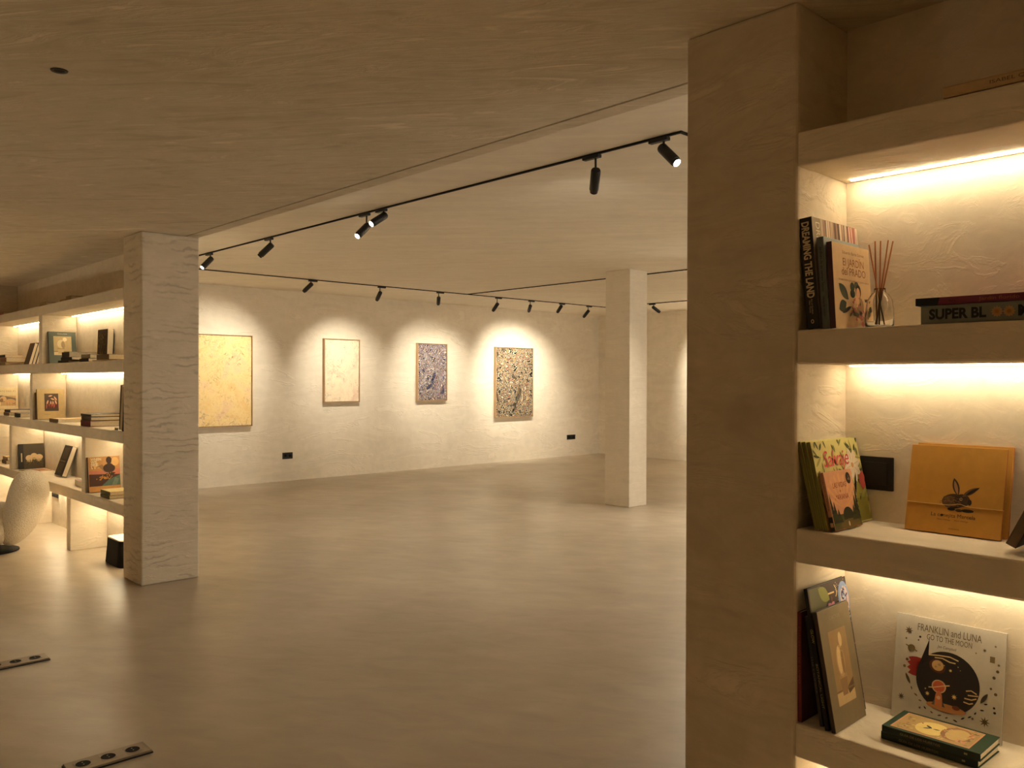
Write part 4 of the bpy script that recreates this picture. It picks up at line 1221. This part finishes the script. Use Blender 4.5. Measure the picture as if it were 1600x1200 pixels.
# middle row, left niche
fb = book('art_book', 'white book with an animal picture propped on the end wall', 'book', upright(-10.99, 2.205 + 0.012, LB + G, 8.0), 0.285, 0.300, 0.022, P(222, 206, 166), P(196, 176, 134), P(196, 176, 134))
brn = P(150, 112, 76)
lay = [(rect(0.02, 0.085, 0.262, 0.200), P(196, 166, 120)), ([(0.02, 0.205), (0.12, 0.205), (0.262, 0.170), (0.262, 0.100), (0.15, 0.13), (0.02, 0.12)], P(126, 112, 96)), (ell(0.205, 0.135, 0.055, 0.028), P(206, 170, 124)), (ell(0.135, 0.165, 0.032, 0.030), P(214, 180, 136)), (ell(0.120, 0.150, 0.014, 0.022), brn)]
for x in (0.165, 0.19, 0.22, 0.248):
    lay.append((rect(x, 0.085, x + 0.012, 0.125), P(190, 150, 108)))
lay.append((ell(0.06, 0.11, 0.05, 0.045), P(226, 206, 160)))
art(fb, 'cover_picture', lay)
put_text(fb, 'LUCIAN FREUD', 0.032, P(176, 158, 116), 'front', (0.146, 0.252), 0.235)
put_text(fb, 'A LIFE', 0.026, P(176, 158, 116), 'front', (0.09, 0.042), 0.10, 'subtitle_lettering')
stack([('brown-spined book under the black one in the middle left niche', 'hardback_book', -10.50, -10.255, 0.034, 0.26, (214, 196, 154), (120, 90, 62), 0.010, 0),
       ('black-spined book lying on the brown one in the middle left niche', 'hardback_book', -10.470, -10.225, 0.029, 0.26, (50, 40, 32), (26, 22, 18), 0.012, 0)], 2.235, LB)
stack([('dark olive-spined flat book beside the black one in the middle left niche', 'hardback_book', -9.975, -9.735, 0.042, 0.25, (90, 76, 52), (56, 48, 32), 0, 0)], 2.232, LB)
# lower row
stack([('brown-spined lower book of the tiny pair in the low left niche', 'hardback_book', -10.815, -10.615, 0.040, 0.20, (140, 110, 72), (84, 62, 42), 0, 0),
       ('brown-spined upper book of the tiny pair in the low left niche', 'hardback_book', -10.820, -10.605, 0.038, 0.20, (206, 180, 130), (120, 90, 60), 0.01, 0)], 2.295, LD)
ct = book('art_book', 'black book with three pale round blooms on its cover in the low niche', 'book', upright(-9.918, 2.262, LD + G, 8.8), 0.238, 0.262, 0.026, P(74, 64, 46), P(22, 20, 16), P(22, 20, 16), limit=(0, 1, -9.973))
lay = [(rect(0.0005, 0.0008, 0.045, 0.261), P(30, 27, 22)), (rect(0.020, 0.075, 0.031, 0.165), P(206, 190, 150))]
for x, z, r in ((0.098, 0.112, 0.036), (0.142, 0.134, 0.032), (0.190, 0.118, 0.035)):
    lay.append((ell(x, z, r, r * 0.85), P(216, 190, 146)))
    lay.append(([leaf(x, z - r * 0.5, r * 1.0, 0.004, -PI / 2 + k * 0.35) for k in (-3, -2, -1, 0, 1, 2, 3)], P(190, 166, 120)))
for i in range(26):
    lay.append((leaf(rng.uniform(0.06, 0.22), 0.03 + rng.uniform(0, 0.03), rng.uniform(0.02, 0.05), 0.003, PI / 2 + rng.uniform(-0.5, 0.5)), rng.choice([P(96, 86, 54), P(60, 54, 36)])))
art(ct, 'cover_photograph', lay)
def leaflet(label, x, y, w_, d_, turn, mats, nm='brochure'):
    root = thing(nm, label, 'brochure', mat=Matrix.Translation((x, y, LD)) @ Matrix.Rotation(math.radians(turn), 4, 'Z'))
    bm = bmesh.new()
    box(bm, (-w_ / 2, -d_ / 2, 0.0006), (w_ / 2, d_ / 2, 0.005))
    mesh_obj('pages', bm, M['pages'], root)
    bm = bmesh.new()
    box(bm, (-w_ / 2, -d_ / 2, 0.0052), (w_ / 2, d_ / 2, 0.0062))
    mesh_obj('cover', bm, mats, root)
leaflet('thin pinkish brochure lying at the back of the low shelf', -9.70, 2.42, 0.22, 0.11, 8, P(200, 146, 108))
leaflet('thin olive brochure lying under the black bloom book', -9.72, 2.31, 0.20, 0.10, 20, P(150, 124, 80))
tb = book('art_book', 'black patterned book propped slantwise on the back of the low niche', 'book', facing(-9.05, 2.398, LD + G, 19.0), 0.245, 0.300, 0.044, P(34, 27, 20), P(30, 24, 18), P(30, 24, 18), limit=(1, -1, YB - 0.001))
lay = []
tan = P(122, 96, 60)
for z0, z1 in ((0.165, 0.278), (0.03, 0.125)):
    lay.append((rect(0.03, z0, 0.20, z1), P(70, 54, 36)))
    for k in range(9):
        xx = 0.038 + 0.018 * k
        lay.append((stroke([(xx, z0 + 0.006), (xx + 0.004, 0.5 * (z0 + z1)), (xx, z1 - 0.006)], 0.004), tan if k % 2 else P(40, 32, 24)))
lay.append((rect(0.03, 0.137, 0.20, 0.150), tan))
art(tb, 'cover_print', lay)
bx_ = book('hardback_book', 'white-sided thick book with a colourful top, low shelf by the divider', 'book', flat(-7.905, 2.287, LD + G, 0.050, -4), 0.16, 0.262, 0.050, P(150, 120, 100), P(240, 230, 206), P(220, 200, 160))
lay = [(rect(0.002 + 0.016 * i, 0.002, 0.002 + 0.016 * i + 0.014, 0.26), [P(150, 60, 50), P(80, 110, 96), P(214, 170, 120), P(120, 70, 60), P(196, 190, 150)][i % 5]) for i in range(9)]
art(bx_, 'cover_print', lay, step=0.00001)
ww = book('art_book', 'large illustrated book with pink and teal cover beside the lower right divider', 'book', upright(-7.470, 2.216, LD + G, 8.5), 0.252, 0.294, 0.034, P(196, 148, 92), P(60, 44, 36), P(60, 44, 36), limit=(0, 1, -7.538))
dkb, pkk, tea, gold = P(62, 44, 34), P(200, 128, 108), P(84, 112, 104), P(206, 150, 76)
lay = [(rect(0.004, 0.004, 0.249, 0.050), P(206, 156, 96)), (rect(0.004, 0.048, 0.249, 0.150), P(72, 46, 38)), ([(0.004, 0.150), (0.249, 0.140), (0.249, 0.190), (0.13, 0.180), (0.004, 0.175)], pkk), ([(0.11, 0.230), (0.16, 0.160), (0.13, 0.160), (0.08, 0.215)], P(150, 118, 80)),
       (ell(0.165, 0.195, 0.048, 0.038), dkb), (ell(0.165, 0.262, 0.023, 0.030), dkb), (rect(0.152, 0.21, 0.178, 0.245), dkb), (ell(0.215, 0.248, 0.030, 0.036), P(222, 180, 118)), ([(0.10, 0.048), (0.16, 0.100), (0.249, 0.135), (0.249, 0.052), (0.249, 0.048)], tea), ([(0.18, 0.05), (0.21, 0.115), (0.24, 0.10), (0.22, 0.05)], P(112, 136, 126)),
       (leaf(0.10, 0.125, 0.12, 0.016, 0.25), dkb), (leaf(0.19, 0.15, 0.10, 0.014, 3.5), dkb)]
for i in range(40):
    t_ = rng.random()
    lay.append((star(0.07 + 0.11 * t_ + rng.uniform(-0.012, 0.012), 0.105 + 0.06 * t_ * rng.random() + rng.uniform(-0.008, 0.008), 0.006, 5, 0.5), gold))
for i in range(14):
    lay.append((leaf(0.02 + rng.uniform(0, 0.06), 0.185 + rng.uniform(0, 0.03), 0.02, 0.004, rng.uniform(0, 3.1)), rng.choice([P(150, 120, 76), P(222, 180, 120)])))
art(ww, 'cover_painting', lay, step=0.00003)
for k, s in enumerate(('WHEN', 'WE', 'SEE', 'US')):
    put_text(ww, s, 0.030, P(232, 218, 180), 'front', (0.020 + [0.043, 0.026, 0.030, 0.020][k], 0.272 - 0.0225 * k), [0.086, 0.052, 0.058, 0.036][k], 'title_lettering', lift=0.0022, bold=0.0012)
stack([('olive-spined lower book of the flat pair beside the rippled pillar base', 'hardback_book', -7.20, -6.985, 0.028, 0.26, (110, 100, 52), (86, 78, 36), 0, 0),
       ('olive-spined upper book with speckled cover, low beside the rippled pillar', 'hardback_book', -7.205, -6.980, 0.030, 0.26, (216, 200, 140), (92, 84, 40), 0.003, 0)], 2.222, LD)
# top of the long bookcase
LT = 2.192
stack([('flat red-spined book on top of the bookcase at the left border', 'hardback_book', -10.66, -10.41, 0.030, 0.18, (40, 28, 22), (150, 70, 50), 0, 0)], 2.222, LT)
stack([('flat beige-spined book on top of the bookcase above its first divider', 'hardback_book', -8.975, -8.752, 0.030, 0.22, (40, 32, 26), (150, 128, 84), 0, 0)], 2.218, LT)
stack([('small pale flat book between two others on top of the bookcase', 'hardback_book', -8.43, -8.25, 0.028, 0.20, (150, 130, 90), (176, 154, 108), 0.03, 0)], 2.222, LT)
stack([('flat beige-spined book on top of the bookcase nearest the pillar', 'hardback_book', -8.115, -7.975, 0.034, 0.24, (34, 28, 22), (140, 118, 76), 0, 0)], 2.218, LT)
